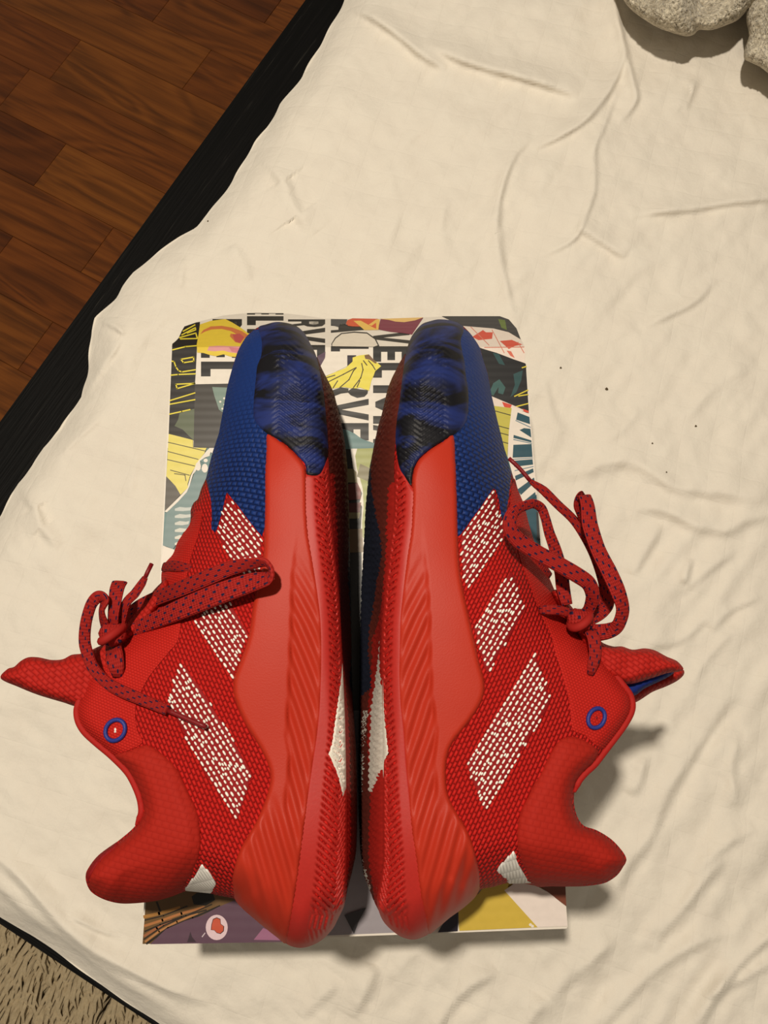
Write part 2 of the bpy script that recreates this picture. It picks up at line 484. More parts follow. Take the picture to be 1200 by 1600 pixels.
folds = [  # (points, height mm, width px)
 ([(541,9),(587,29),(628,58),(657,82),(698,108)], 6.0, 16), ([(663,64),(716,90),(762,105),(827,122),(873,137),(905,150)], 6.0, 17),
 ([(955,-40),(961,6),(975,70),(987,117),(995,152),(985,172),(967,190)], 4.0, 9), ([(976,75),(969,105),(949,146),(914,187),(873,213),(832,233)], 4.5, 12),
 ([(832,218),(820,226),(803,245),(786,286),(777,338),(783,408),(803,496)], 3.6, 12), ([(967,134),(943,198),(929,233),(929,292),(917,332),(897,373),(827,408)], 2.4, 10),
 ([(984,338),(1025,330),(1089,324),(1142,315),(1240,305)], 4.5, 15), ([(900,352),(920,364),(943,379),(978,402)], 3.4, 12), ([(1000,512),(1025,500),(1083,472),(1118,435)], 3.6, 15),
 ([(867,747),(917,730),(973,717),(1017,733),(1060,760),(1133,767),(1220,777)], 5.0, 34), ([(980,800),(1010,792),(1050,800),(1083,817),(1133,827),(1167,810),(1220,800)], 4.5, 26),
 ([(1033,817),(1010,860),(987,900)], 3.2, 16), ([(1080,872),(1075,890),(1070,913)], 3.0, 10), ([(1150,860),(1100,895),(1060,930)], 2.4, 16), ([(1190,930),(1140,955),(1110,985)], 2.4, 14),
 ([(1150,1080),(1133,1100),(1093,1160),(1047,1233),(1013,1307),(973,1367),(950,1433)], 5.0, 22), ([(1153,1140),(1143,1200),(1150,1260)], 3.0, 18),
 ([(1130,1340),(1120,1353),(1087,1393),(1033,1460),(1020,1490)], 3.6, 18), ([(1260,1430),(1200,1467),(1150,1513),(1107,1573),(1083,1620)], 4.2, 16),
 ([(1140,1450),(1033,1507),(960,1580),(930,1620)], 3.4, 20), ([(1007,1180),(1000,1215),(987,1243)], 3.2, 16), ([(777,1515),(725,1549),(690,1593),(670,1640)], 4.4, 18),
 ([(586,1506),(573,1545),(550,1590)], 3.6, 20), ([(530,1530),(508,1554),(470,1590)], 2.6, 18), ([(850,1560),(830,1590),(800,1640)], 3.0, 22),
 ([(-30,1325),(0,1343),(20,1360),(57,1400),(93,1443),(140,1483),(213,1520),(267,1547),(333,1567)], 5.0, 20), ([(-30,1370),(0,1387),(50,1433),(110,1473),(187,1533),(260,1575)], 5.0, 18),
 ([(110,1430),(150,1450),(187,1463)], 2.6, 14), ([(190,528),(178,548),(160,575),(143,600),(129,619)], 3.2, 11), ([(25,757),(40,777),(55,795),(67,825),(92,857)], 3.0, 14),
 ([(160,650),(125,680),(90,715)], 2.4, 14), ([(404,233),(420,255),(442,283),(462,329),(492,367)], 4.0, 22), ([(287,400),(283,430),(283,450)], 2.0, 14), ([(362,383),(378,410),(392,440)], 2.6, 18),
 ([(300,470),(250,500),(215,540),(190,600)], 2.4, 30), ([(154,500),(168,505),(182,512),(195,524)], 3.6, 7), ([(215,700),(208,740),(200,780)], 1.6, 20), ([(60,1000),(110,1040),(130,1090)], 1.6, 30),
 ([(1180,560),(1120,600),(1060,660)], 2.0, 26), ([(1000,640),(950,690)], 1.8, 20), ([(850,590),(860,640),(880,680)], 2.0, 16), ([(560,430),(600,420),(660,400)], 1.4, 26),
 ([(700,300),(690,360),(720,420)], 1.6, 16), ([(605,260),(620,330),(600,400)], 1.5, 20), ([(1180,1290),(1120,1330),(1080,1370)], 2.4, 18), ([(960,1470),(900,1520),(860,1560)], 2.6, 20),
 ([(1100,1560),(1160,1530),(1210,1500)], 2.6, 14), ([(1080,140),(1072,165),(1090,120)], 1.6, 12), ([(1150,980),(1110,1020),(1080,1070)], 2.4, 20), ([(1010,1010),(1060,1000),(1110,960)], 2.0, 16)]
for pts, A, w in folds:
    pl = catmull(np.array(pts, float), 8, closed=False)
    lo, hi = pl.min(0) - 4 * w, pl.max(0) + 4 * w
    idx = np.where((q[:, 0] > lo[0]) & (q[:, 0] < hi[0]) & (q[:, 1] > lo[1]) & (q[:, 1] < hi[1]))[0]
    if not len(idx): continue
    d, i, t = dist_poly(pl, q[idx], closed=False)
    near = pl[i] + t[:, None] * (pl[i + 1] - pl[i])
    s = np.sign(((q[idx] - near) * np.array([0.55, 0.83])).sum(1))
    prof = np.where(s > 0, np.exp(-(d / (0.42 * w)) ** 2), np.exp(-(d / (1.15 * w)) ** 1.6))
    along = (i + t) / (len(pl) - 1)
    env = np.clip(np.minimum(along, 1 - along) * 4.5, 0, 1) ** 0.7
    cur = A * 0.0015 * prof * np.where(d > 0, env, 1)
    Z[idx] += cur
# soft crumple everywhere, drawn out along the pull of the cloth
def field(cell, stretch, ang):
    n = 256
    k = np.fft.fftfreq(n)[:, None], np.fft.fftfreq(n)[None, :]
    ky, kx = k
    c, s = math.cos(ang), math.sin(ang)
    a = (kx * c + ky * s) * stretch; b = -kx * s + ky * c
    kk = np.sqrt(a * a + b * b) * cell
    spec = np.exp(-(kk ** 2) * 1.2) * (kk > 0.15)
    f = np.real(np.fft.ifft2(np.fft.fft2(rng.standard_normal((n, n))) * spec))
    return f / f.std()
def sample(fld, scale):
    n = fld.shape[0]
    x = (q[:, 0] + 1000) / scale; y = (q[:, 1] + 1000) / scale
    x0 = np.floor(x).astype(int); y0 = np.floor(y).astype(int); fx = x - x0; fy = y - y0
    g = lambda i, j: fld[j % n, i % n]
    return (g(x0,y0)*(1-fx)+g(x0+1,y0)*fx)*(1-fy) + (g(x0,y0+1)*(1-fx)+g(x0+1,y0+1)*fx)*fy
wr = smoothstep(650, 950, q[:, 0]) * smoothstep(600, 1000, q[:, 1])       # lower right: long diagonal pulls
diag = sample(field(7, 3.2, math.radians(-58)), 5.0)
soft = sample(field(9, 1.3, 0.4), 7.0); fine = sample(field(5, 1.6, 0.9), 4.0); low = sample(field(14, 1.5, -0.6), 14.0)
Z += 0.0012 * diag * wr + 0.0010 * soft * (1 - 0.5 * wr) + 0.00026 * fine + 0.0012 * low
Z += 0.0007 * sample(field(6, 2.6, math.radians(-50)), 5.0) * (1 - wr) * smoothstep(300, 700, q[:, 0])
# edge of the sheet sinks to the rail
de, _, _ = dist_poly(ev, q, closed=False)
sink = np.exp(-(de / 22.0) ** 1.3)
W = P(q[:, 0], q[:, 1], (BED_Z + Z) * (1 - sink) + (RAIL_Z + 0.003) * sink)
dl = (W[:, :2] @ DIR) - lo_s; dn = (W[:, :2] @ NOR) - lo_n
W[:, 2] = np.maximum(W[:, 2], np.where((dl < 0.10) | (dn < 0.045), RAIL_Z + 0.0015, BED_Z - 0.0045))
# flat where the box presses on it
bx = np.maximum(np.abs(W[:, 0] + 0.019) - 0.116, np.abs(W[:, 1] - 0.053) - 0.176)
pr = 1 - smoothstep(0.0, 0.022, bx)
W[:, 2] = W[:, 2] * (1 - pr) + np.minimum(W[:, 2], BED_Z - 0.0012) * pr
F = []
for r in range(NR - 1):
    for c in range(NC - 1):
        i = r * NC + c
        F.append((i, i + NC, i + NC + 1, i + 1))
sheet = mesh_obj('bed_sheet', W, F, M['sheet'])
tag(sheet, 'rumpled white cotton bed sheet spread over the mattress', 'bed sheet')

def sheet_z(u, v):
    k = ((q - np.array([u, v])) ** 2).sum(1).argmin()
    return float(W[k, 2])

# ------------------------------------------------------------------ specks of lint on the sheet
for (u, v, r) in [(876, 575, 0.9), (948, 608, 1.3), (1087, 666, 0.9), (1019, 693, 0.7), (1041, 738, 0.6), (325, 346, 0.8)]:
    z = sheet_z(u, v); c = P(u, v, z)
    bm = bmesh.new(); bmesh.ops.create_icosphere(bm, subdivisions=2, radius=0.00095 * r)
    for vt in bm.verts:
        vt.co.z *= 0.6; vt.co *= 1 + 0.25 * math.sin(vt.co.x * 4000 + vt.co.y * 2500)
    me = bpy.data.meshes.new('lint_speck'); bm.to_mesh(me); bm.free(); me.materials.append(M['lint'])
    o = bpy.data.objects.new('lint_speck', me); COL.objects.link(o); o.location = (c[0], c[1], z + 0.0004)
    tag(o, 'tiny dark speck of lint lying on the white sheet', 'lint', 'lint specks on the sheet')

# ------------------------------------------------------------------ shaggy rug at the foot of the bed
rc = fA - NOR * 0.42 + DIR * 0.25
rug = empty('shaggy_rug', (rc[0], rc[1], 0), 'grey-beige long-pile shaggy rug on the floor at the foot of the bed', 'rug')
V, F = box_verts(-0.95, 0.95, -0.42, 0.50, 0.0005, 0.012)
V = np.array([np.append(DIR * p[0] + NOR * p[1], p[2]) for p in V])
mesh_obj('rug_backing', V, F, M['rug_back'], rug, smooth=False)
NS = 24000
sx = rng.uniform(-0.62, 0.34, NS); sy = rng.uniform(-0.02, 0.46, NS)
clx = sample_c = np.round(sx / 0.017) * 0.017 + rng.normal(0, 0.0015, NS); cly = np.round(sy / 0.017) * 0.017
hsh = np.sin(np.round(sx / 0.017) * 12.9898 + np.round(sy / 0.017) * 78.233) * 43758.5453
hsh = hsh - np.floor(hsh)
ang = math.radians(-108) + (hsh - 0.5) * 0.9 + rng.normal(0, 0.16, NS)      # pile direction within the rug's frame (world xy)
Ln = rng.uniform(0.030, 0.055, NS)
base = np.stack([DIR[0]*sx + NOR[0]*sy, DIR[1]*sx + NOR[1]*sy], 1)
cen = np.stack([DIR[0]*clx + NOR[0]*cly, DIR[1]*clx + NOR[1]*cly], 1)
hd = np.stack([np.cos(ang), np.sin(ang)], 1); sd = np.stack([-hd[:, 1], hd[:, 0]], 1)
VV = []; prev = None
rings = [(0.0, 0.008, 1.0), (0.30, 0.026, 1.0), (0.68, 0.034, 0.85), (1.0, 0.026, 0.35)]
hj = rng.uniform(0.75, 1.25, NS) * (0.8 + 0.5 * hsh)
arr = np.empty((NS, 12, 3))
for k, (t, z, w) in enumerate(rings):
    ctr = base * (1 - 0.45 * t) + cen * 0.45 * t + hd * (Ln * t)[:, None]
    zz = np.full(NS, z) * (hj if k else 1)
    wd = 0.0026 * w
    arr[:, 3*k, :2] = ctr - sd * wd; arr[:, 3*k, 2] = zz
    arr[:, 3*k+1, :2] = ctr; arr[:, 3*k+1, 2] = zz + 0.0022 * w
    arr[:, 3*k+2, :2] = ctr + sd * wd; arr[:, 3*k+2, 2] = zz
ff = []
for k in range(3):
    for s in range(2):
        a0 = 3*k + s; ff.append((a0, a0 + 1, a0 + 4, a0 + 3))
ff = np.array(ff)
F = (ff[None] + (np.arange(NS) * 12)[:, None, None]).reshape(-1, 4)
pile = mesh_obj('pile', arr.reshape(-1, 3), F, M['pile'], rug)
tag(pile, kind='stuff')

# ------------------------------------------------------------------ grey knitted throw at the head of the bed
def throw():
    A = [(955, -70), (966, -18), (978, 6), (992, 20), (1012, 34), (1032, 45), (1056, 53), (1074, 57), (1084, 54), (1092, 47), (1112, 47), (1136, 39), (1153, 31),
         (1168, 16), (1190, -4), (1215, -25), (1250, -70), (1200, -120), (1050, -130)]
    B = [(1175, -8), (1166, 25), (1170, 55), (1163, 78), (1163, 92), (1174, 98), (1188, 105), (1205, 118), (1235, 135), (1290, 140), (1330, 60), (1290, -60), (1220, -60)]
    AV, AF = [], []
    for poly, th, zb in ((A, 0.030, 0.004), (B, 0.026, 0.002)):
        pl = catmull(np.array(poly, float), 3.0)
        V, F = triangulate(pl, 2.6)
        d, _, _ = dist_poly(pl, V)
        e = np.sqrt(np.clip(1 - (1 - np.clip(d / 26.0, 0, 1)) ** 2, 0, 1))
        x, y = V[:, 0], V[:, 1]
        lump = (np.sin(x * 0.55 + 1.3 * np.sin(y * 0.31)) * np.sin(y * 0.62 + 1.1 * np.sin(x * 0.27)) * 0.0011 + rng.normal(0, 0.0005, len(V)))
        fold = 0.010 * np.sin(x * 0.055 + y * 0.02) * smoothstep(0, 50, d) - 0.010 * np.exp(-((x - 1090 - 0.25 * y) / 16.0) ** 2) * smoothstep(10, 60, d)
        h = zb + 0.022 + 0.8 * th * e + fold + lump * smoothstep(0, 6, d)
        top = P(x, y, BED_Z + h)
        lowz = BED_Z + 0.004
        bot = P(x, y, np.full(len(x), BED_Z + 0.0065 + zb)); ctr = bot.mean(0)
        bot[:, :2] = ctr[:2] + (bot[:, :2] - ctr[:2]) * 0.80
        n0 = len(AV); n = len(V)
        AV += list(top) + list(bot)
        AF += [tuple(i + n0 for i in f) for f in F] + [tuple(i + n0 + n for i in f[::-1]) for f in F]
        m = len(pl)
        for i in range(m):
            j = (i + 1) % m
            AF.append(wallquad(pl, n0, n, i, j))
    o = mesh_obj('knitted_throw', np.array(AV), AF, M['wool'])
    tag(o, 'chunky grey knitted wool throw bunched on the white sheet', 'throw')
throw()

# ------------------------------------------------------------------ shoe box
c4 = [P(268, 540, BOX_Z), P(820, 545, BOX_Z), P(887, 1450, BOX_Z), P(222, 1475, BOX_Z)]
bc = np.mean(c4, axis=0); BB = np.array([bc[0], bc[1], BED_Z])
shoe_box = empty('shoe_box', tuple(BB), 'cardboard shoe box printed with a comic collage and lettering, under the pair of shoes', 'shoe box')
def inset(k): return [bc + (p - bc) * k for p in c4]
ring = inset(0.990)
V = []
for p in ring: V.append((p[0], p[1], BED_Z + 0.0002))
for p in ring: V.append((p[0], p[1], BOX_Z - 0.0022))
F = [(0,1,2,3), (1,0,4,5), (2,1,5,6), (3,2,6,7), (0,3,7,4), (7,6,5,4)]
mesh_obj('box_body', V, F, ink((196, 186, 172)), shoe_box, smooth=False, base=BB)

Y_H = float(P(268, 542.5, BOX_Z)[1]); V_H = 542.5          # fold line of the front flap
def lid_z(u, v):
    u = np.asarray(u, float); v = np.asarray(v, float); dv = 800.0 - v
    r = (dv * CT + FPX * ST) / (FPX * CT - dv * ST)
    s_ = 0.85                                              # the flap falls away at about forty degrees
    z = (BOX_Z + s_ * Y_H - s_ * r * CAMZ) / (1 - s_ * r)
    return np.where(v >= V_H, BOX_Z, z) + 0 * u
def clip_v(pl, keep_low):
    out = []; n_ = len(pl)
    ins = lambda p: (p[1] <= V_H) if keep_low else (p[1] >= V_H)
    for i in range(n_):
        p, r = pl[i], pl[(i + 1) % n_]
        if ins(p): out.append(tuple(p))
        if ins(p) != ins(r):
            t = (V_H - p[1]) / (r[1] - p[1]); out.append((p[0] + t * (r[0] - p[0]), V_H))
    return out
def split_fold(pl):
    pl = [tuple(p) for p in pl]; v_ = [p[1] for p in pl]
    if max(v_) <= V_H or min(v_) >= V_H: return [pl]
    return [c_ for c_ in (clip_v(pl, True), clip_v(pl, False)) if len(c_) > 2]
lid_outline = [(268, 541), (270, 537), (275, 533), (280, 527), (284, 517), (288, 510), (307, 503), (329, 498), (349, 493), (377, 490), (399, 488), (450, 490), (467, 492), (490, 495), (508, 498),
               (540, 498), (589, 498), (660, 496), (700, 494), (781, 494), (795, 499), (807, 513), (814, 530), (819, 540), (821, 547), (887, 1448), (885, 1451), (224, 1475), (222, 1473)]
LT, LFc = [], []
for part in split_fold(lid_outline):
    lp = resample(np.array(part, float), 9.0); m = len(lp)
    LV, LF = triangulate(lp, 14.0); n = len(LV)
    top = P(LV[:, 0], LV[:, 1], lid_z(LV[:, 0], LV[:, 1])); bot = top.copy(); bot[:, 2] -= 0.002
    k0 = len(LT); LT += list(top) + list(bot)
    LFc += [tuple(i + k0 for i in f) for f in LF] + [tuple(i + k0 + n for i in f[::-1]) for f in LF] + [wallquad(lp, k0, n, i, (i + 1) % m) for i in range(m)]
mesh_obj('lid', LT, LFc, ink((226, 218, 206)), shoe_box, smooth=False, base=BB)
# lid skirt hanging down three sides
sk = []
sides = [(0, 3), (3, 2), (2, 1)]
V, F = [], []
for a_, b_ in sides:
    p, r = c4[a_], c4[b_]; p2 = bc + (p - bc) * 0.994; r2 = bc + (r - bc) * 0.994
    k = len(V)
    for s_, z_ in ((p, BOX_Z - 0.0018), (r, BOX_Z - 0.0018), (r, BOX_Z - 0.028), (p, BOX_Z - 0.028), (p2, BOX_Z - 0.0018), (r2, BOX_Z - 0.0018), (r2, BOX_Z - 0.028), (p2, BOX_Z - 0.028)):
        V.append((s_[0], s_[1], z_))
    F += [tuple(k + i for i in f) for f in ((0,1,2,3), (7,6,5,4), (3,2,6,7), (1,0,4,5), (0,3,7,4), (2,1,5,6))]
mesh_obj('lid_skirt', V, F, ink((40, 38, 40)), shoe_box, smooth=False, base=BB)

# ---- flat print: collage patches and lettering, laid on the lid as thin ink layers
class Print:
    def __init__(s): s.V = []; s.F = []; s.fm = []; s.mats = []; s.layer = 1
    def poly(s, pts, c, step=12.0):
        m_ = ink(c)
        if m_ not in s.mats: s.mats.append(m_)
        k = s.mats.index(m_)
        pts = np.array(pts, float); pts[:, 1] = np.maximum(pts[:, 1], 489)
        for part in split_fold(pts):
            pl = resample(np.array(part, float), step)
            V, F = triangulate(pl, step)
            w = P(V[:, 0], V[:, 1], lid_z(V[:, 0], V[:, 1]) + 0.00012 + 0.000008 * s.layer)
            n0 = len(s.V); s.V += list(w); s.F += [tuple(i + n0 for i in f) for f in F]; s.fm += [k] * len(F)
        s.layer += 1
    def line(s, pts, c, w=2.4):
        pl = np.array(pts, float)
        for a_, b_ in zip(pl[:-1], pl[1:]):
            d = b_ - a_; L = np.linalg.norm(d) + 1e-9; d /= L; nn = np.array([-d[1], d[0]]) * w / 2; e = d * w * 0.35
            s.poly([a_ - nn - e, b_ - nn + e, b_ + nn + e, a_ + nn - e], c, 14.0)
            s.layer -= 1
        s.layer += 1
    def done(s, name):
        return mesh_obj(name, s.V, s.F, s.mats, shoe_box, smooth=False, fmat=s.fm, base=BB)
BLK, WHT, YEL, TEAL = (38, 36, 34), (226, 218, 206), (226, 212, 84), (96, 128, 128)
DTEAL, GREY, OLIVE = (30, 74, 88), (62, 58, 54), (92, 100, 78)
art = Print()
Z2 = T(250, 480, 7.06); Z1 = T(490, 480, 7.06); ZR = T(700, 480, 4.21); ZL = T(245, 660, 7.27); ZM = T(520, 680, 5.717); ZB = T(210, 1380, 5.714); Z8 = T(540, 1100, 2.5)
# large unseen middle of the lid
art.poly([(262, 700), (500, 700), (500, 1120), (241, 1120)], TEAL, 40)
art.poly([(240, 1120), (530, 1120), (540, 1380), (228, 1380)], (104, 78, 42), 40)
art.poly([(600, 700), (833, 700), (862, 1100), (600, 1100)], DTEAL, 40)
art.poly([(540, 1090), (862, 1090), (882, 1390), (540, 1390)], (186, 160, 62), 40)
art.poly([(500, 700), (612, 700), (612, 1110), (500, 1110)], (44, 42, 40), 40)
art.poly([(505, 1110), (640, 1110), (650, 1456), (505, 1462)], (150, 144, 150), 40)
# left black strip with outlined yellow lettering
art.poly(Z2([(135, 405), (175, 372), (205, 340), (240, 262), (270, 212), (400, 168), (440, 162), (440, 250), (410, 390), (395, 700), (385, 850), (380, 1130), (372, 1470), (95, 1400)]), (34, 30, 28))
art.poly(Z2([(330, 1130), (380, 1120), (372, 1470), (320, 1420), (250, 1350), (160, 1310), (200, 1240), (215, 1170)]), OLIVE)
art.poly(Z2([(385, 850), (780, 842), (700, 1170), (680, 1320), (610, 1560), (370, 1545)]), GREY)
art.poly(Z2([(575, 880), (770, 888), (705, 1168), (650, 1130), (600, 980)]), (120, 140, 130))
for x, y in ((708, 1005), (665, 1043), (712, 1075), (688, 1120)):
    art.poly(Z2([(x + 12*math.cos(a), y + 12*math.sin(a)) for a in np.linspace(0, 6.28, 9)[:-1]]), WHT)
# yellow swirl over the fold of the flap
art.poly(Z2([(440, 190), (560, 150), (720, 130), (800, 170), (900, 232), (990, 300), (930, 380), (900, 430), (860, 550), (780, 545), (700, 520), (620, 540), (560, 530), (480, 505), (410, 500), (405, 410), (425, 300)]), (222, 194, 62))
art.poly(Z2([(440, 300), (480, 250), (560, 212), (680, 205), (800, 225), (900, 262), (975, 310), (930, 345), (890, 400), (830, 385), (770, 320), (780, 290), (850, 300), (780, 262), (680, 240), (570, 245), (500, 268)]), (200, 116, 66))
art.poly(Z2([(800, 300), (880, 290), (930, 330), (880, 395), (830, 380)]), (186, 82, 78))
art.poly(Z2([(540, 432), (640, 425), (890, 432), (870, 510), (780, 500), (700, 478), (600, 486), (520, 480)]), (214, 150, 150))
art.poly(Z2([(760, 440), (880, 450), (860, 505), (790, 490)]), (196, 116, 128))
# centre: dome, blob and cape
art.poly(Z1([(75, 650), (130, 545), (370, 530), (372, 650), (240, 715), (120, 765)]), WHT)
art.poly(Z1([(372, 530), (470, 530), (450, 640), (372, 660)]), (44, 36, 50))
art.poly(Z1([(195, 405), (235, 338), (305, 285), (450, 268), (590, 278), (685, 345), (725, 425), (722, 480), (712, 440), (200, 436)]), BLK)
art.poly(Z1([(205, 405), (245, 345), (312, 296), (450, 282), (588, 292), (675, 355), (708, 420), (660, 436), (205, 430)]), (222, 212, 196))
art.poly(Z1([(118, 770), (240, 715), (350, 672), (430, 600), (430, 555), (500, 532), (600, 520), (650, 570), (700, 610), (745, 650), (680, 705), (660, 760), (640, 800), (612, 920), (565, 905), (510, 885), (450, 900), (330, 880), (190, 900), (140, 840)]), YEL)
art.poly(Z1([(560, 530), (610, 520), (655, 570), (700, 615), (680, 622), (620, 580), (570, 570)]), (120, 90, 62))
for ln in ([(120, 785), (235, 750)], [(140, 835), (330, 740), (470, 665)], [(215, 890), (265, 812)], [(290, 885), (390, 800), (440, 700), (470, 670)], [(440, 885), (520, 780), (545, 690), (530, 620)], [(605, 590), (650, 640), (680, 690)], [(550, 590), (588, 640)], [(480, 880), (510, 810)]):
    art.line(Z1(ln), (70, 60, 40), 1.6)
art.poly(Z1([(195, 920), (300, 885), (385, 895), (380, 940), (300, 950), (200, 990)]), BLK)
art.poly(Z1([(370, 930), (430, 890), (510, 905), (600, 915), (595, 950), (560, 985), (480, 998), (410, 970)]), BLK)
art.poly(Z1([(40, 540), (130, 490), (125, 560), (75, 650), (50, 620)]), (88, 66, 84))
# flap: red, gold and maroon
art.poly(Z1([(355, 180), (375, 140), (430, 122), (710, 128), (690, 170), (700, 250), (640, 240), (560, 215), (430, 212), (380, 205)]), (206, 84, 44))
art.poly(Z1([(440, 150), (520, 148), (640, 215), (715, 250), (560, 252), (500, 200)]), (228, 186, 88))
art.poly(Z1([(605, 195), (690, 135), (730, 130), (720, 250), (690, 250), (690, 170), (640, 205)]), (228, 186, 88))
art.poly(Z1([(720, 200), (740, 128), (1210, 116), (1140, 220), (1085, 302), (980, 285), (850, 272), (715, 246)]), (120, 38, 62))
art.poly(Z1([(730, 128), (1210, 112), (1120, 145), (1000, 165), (900, 158), (830, 140)]), (226, 186, 110))
art.poly(Z1([(190, 130), (372, 133), (355, 190), (300, 182), (275, 218), (190, 195)]), (70, 70, 72))
art.poly(Z1([(285, 1340), (370, 1355), (450, 1392), (560, 1472), (690, 1505), (690, 1560), (330, 1560)]), TEAL)
# slit of the lid seen between the soles
art.poly(ZM([(100, 0), (250, 30), (395, 80), (370, 125), (110, 125)]), TEAL)
art.poly(ZM([(160, 120), (380, 120), (370, 200), (300, 900), (262, 1250), (250, 850), (262, 640), (240, 600), (262, 520), (215, 420), (180, 300)]), WHT)
art.poly(ZM([(218, 120), (385, 115), (345, 400), (310, 700), (290, 940), (262, 900), (262, 760), (275, 640), (268, 480), (240, 380), (215, 300), (200, 185)]), (156, 160, 92))
art.poly(ZM([(245, 255), (345, 300), (330, 420), (215, 370)]), (124, 116, 82))
art.poly(ZM([(110, 300), (180, 300), (212, 330), (218, 425), (110, 420)]), (150, 138, 96))
art.poly(ZM([(100, 440), (220, 425), (250, 490), (250, 570), (110, 585)]), (120, 50, 44))
art.poly(ZM([(100, 610), (255, 600), (240, 690), (110, 690)]), (110, 52, 48))
art.poly(ZM([(100, 690), (245, 690), (235, 745), (110, 745)]), (150, 140, 100))
art.poly(ZM([(100, 840), (262, 835), (275, 1045), (110, 1050)]), (122, 98, 66))
# right side
art.poly([(690, 494), (781, 494), (795, 499), (807, 513), (814, 531), (795, 520), (771, 513), (724, 510)], (36, 38, 44))
art.poly(ZR([(330, 78), (375, 85), (388, 150), (352, 135)]), (90, 110, 40))
art.poly(ZR([(80, 122), (300, 140), (400, 165), (478, 212), (510, 280), (506, 368), (430, 342), (320, 302), (220, 270), (120, 200)]), (226, 212, 200))
art.poly(ZR([(160, 195), (230, 150), (250, 165), (295, 165), (290, 208), (200, 217)]), (204, 72, 50))
art.poly(ZR([(340, 222), (420, 215), (490, 246), (440, 255), (400, 275)]), (204, 72, 50))
art.poly(ZR([(385, 285), (415, 290), (440, 335), (410, 320)]), (208, 110, 90))
for ln in ([(150, 130), (270, 250)], [(290, 150), (370, 300)], [(240, 265), (500, 262)], [(460, 230), (500, 300)]): art.line(ZR(ln), (206, 120, 100), 1.2)
art.poly(ZR([(200, 265), (320, 300), (430, 342), (512, 372), (532, 692), (440, 652), (285, 590), (240, 420)]), (32, 32, 34))
art.poly(ZR([(295, 300), (335, 308), (375, 382), (335, 372)]), (44, 76, 78))
art.poly(ZR([(270, 565), (298, 500), (338, 474), (378, 528), (362, 574), (330, 565), (332, 525), (298, 582)]), (58, 92, 90))
art.poly(ZR([(430, 440), (492, 415), (482, 480), (450, 560), (410, 592), (440, 510)]), (44, 76, 78))
for ln in ([(438, 586), (526, 545)], [(465, 584), (526, 574)], [(448, 654), (526, 634)], [(488, 398), (514, 390)]): art.line(ZR(ln), (214, 196, 60), 1.8)
art.poly(ZR([(285, 585), (440, 650), (535, 692), (428, 668), (300, 660)]), (222, 206, 194))
art.poly(ZR([(355, 622), (420, 642), (410, 668), (370, 656)]), (204, 72, 50))
art.poly(ZR([(490, 668), (530, 682), (532, 695), (500, 688)]), (204, 72, 50))
art.poly(ZR([(295, 648), (422, 664), (398, 870), (390, 985), (325, 800)]), (188, 178, 76))
for y in (690, 782, 825, 880): art.line(ZR([(300, y - 10), (410, y + 20)]), (60, 58, 34), 1.4)
art.poly(ZR([(420, 655), (470, 675), (540, 705), (585, 1230), (500, 1300), (430, 1120), (392, 985), (400, 820)]), (226, 216, 204))
for pl in ([(458, 692), (536, 722), (540, 770), (448, 740)], [(500, 795), (542, 800), (548, 858), (470, 808)], [(430, 905), (550, 900), (556, 985), (425, 990)], [(432, 840), (548, 876), (550, 890), (430, 860)],
           [(430, 1010), (556, 1000), (560, 1035), (436, 1050)], [(440, 1110), (560, 1060), (564, 1085), (446, 1140)], [(455, 1200), (566, 1120), (572, 1150), (480, 1235)], [(500, 1275), (574, 1215), (578, 1245), (515, 1285)]):
    art.poly(ZR(pl), DTEAL)
for pl in ([(446, 745), (542, 790)], [(432, 870), (550, 896)], [(430, 1000), (556, 992)], [(440, 1075), (560, 1048)]): art.line(ZR(pl), (120, 140, 150), 1.5)
art.poly([(838, 800), (841, 800), (862, 1090), (846, 1090)], (44, 42, 44))
# left side, lower
art.poly(ZL([(135, 130), (410, 200), (412, 287), (565, 290), (540, 350), (480, 430), (440, 500), (380, 600), (350, 700), (355, 740), (270, 822), (210, 720), (108, 612), (120, 420)]), (222, 208, 104))
for ln in ([(130, 226), (550, 325)], [(125, 330), (470, 420)], [(120, 422), (430, 495)], [(155, 542), (370, 600)], [(200, 582), (320, 598), (330, 662)]): art.line(ZL(ln), (70, 64, 40), 1.3)
art.poly(ZL([(106, 612), (210, 720), (270, 822), (90, 1012)]), (84, 78, 70))
art.poly(ZL([(115, 1020), (240, 900), (340, 790), (372, 720), (432, 560), (500, 520), (700, 430), (640, 800), (450, 920), (392, 1010), (380, 1160), (300, 1255), (185, 1440), (115, 1412), (70, 1400)]), (110, 134, 134))
art.poly(ZL([(480, 430), (560, 400), (660, 330), (640, 480), (600, 560), (540, 470)]), TEAL)
for k, y in enumerate((960, 1040, 1120, 1200, 1280, 1350)):
    art.poly(ZL([(205, y + 20), (260, y), (330, y + 8), (390 - k * 30 + 40, y), (380 - k * 30 + 40, y + 36), (290, y + 48), (205, y + 44)]), (186 + k * 6, 192 + k * 4, 188 + k * 2))
art.poly(ZL([(88, 1012), (180, 920), (270, 830), (352, 742), (358, 700), (388, 600), (470, 440), (560, 330), (600, 290), (660, 290), (640, 350), (610, 340), (600, 380), (545, 400), (490, 435), (495, 480), (440, 555), (412, 590), (372, 720), (340, 792), (240, 902), (112, 1022)]), WHT)
for cx, cy, rx, ry in ((555, 432, 24, 22), (545, 520, 36, 52), (470, 500, 32, 50), (650, 325, 30, 34)):
    art.poly(ZL([(cx + rx*math.cos(a), cy + ry*math.sin(a)) for a in np.linspace(0, 6.28, 11)[:-1]]), WHT)
art.poly(ZL([(70, 1398), (110, 1415), (200, 1445), (200, 1700), (50, 1700)]), WHT)
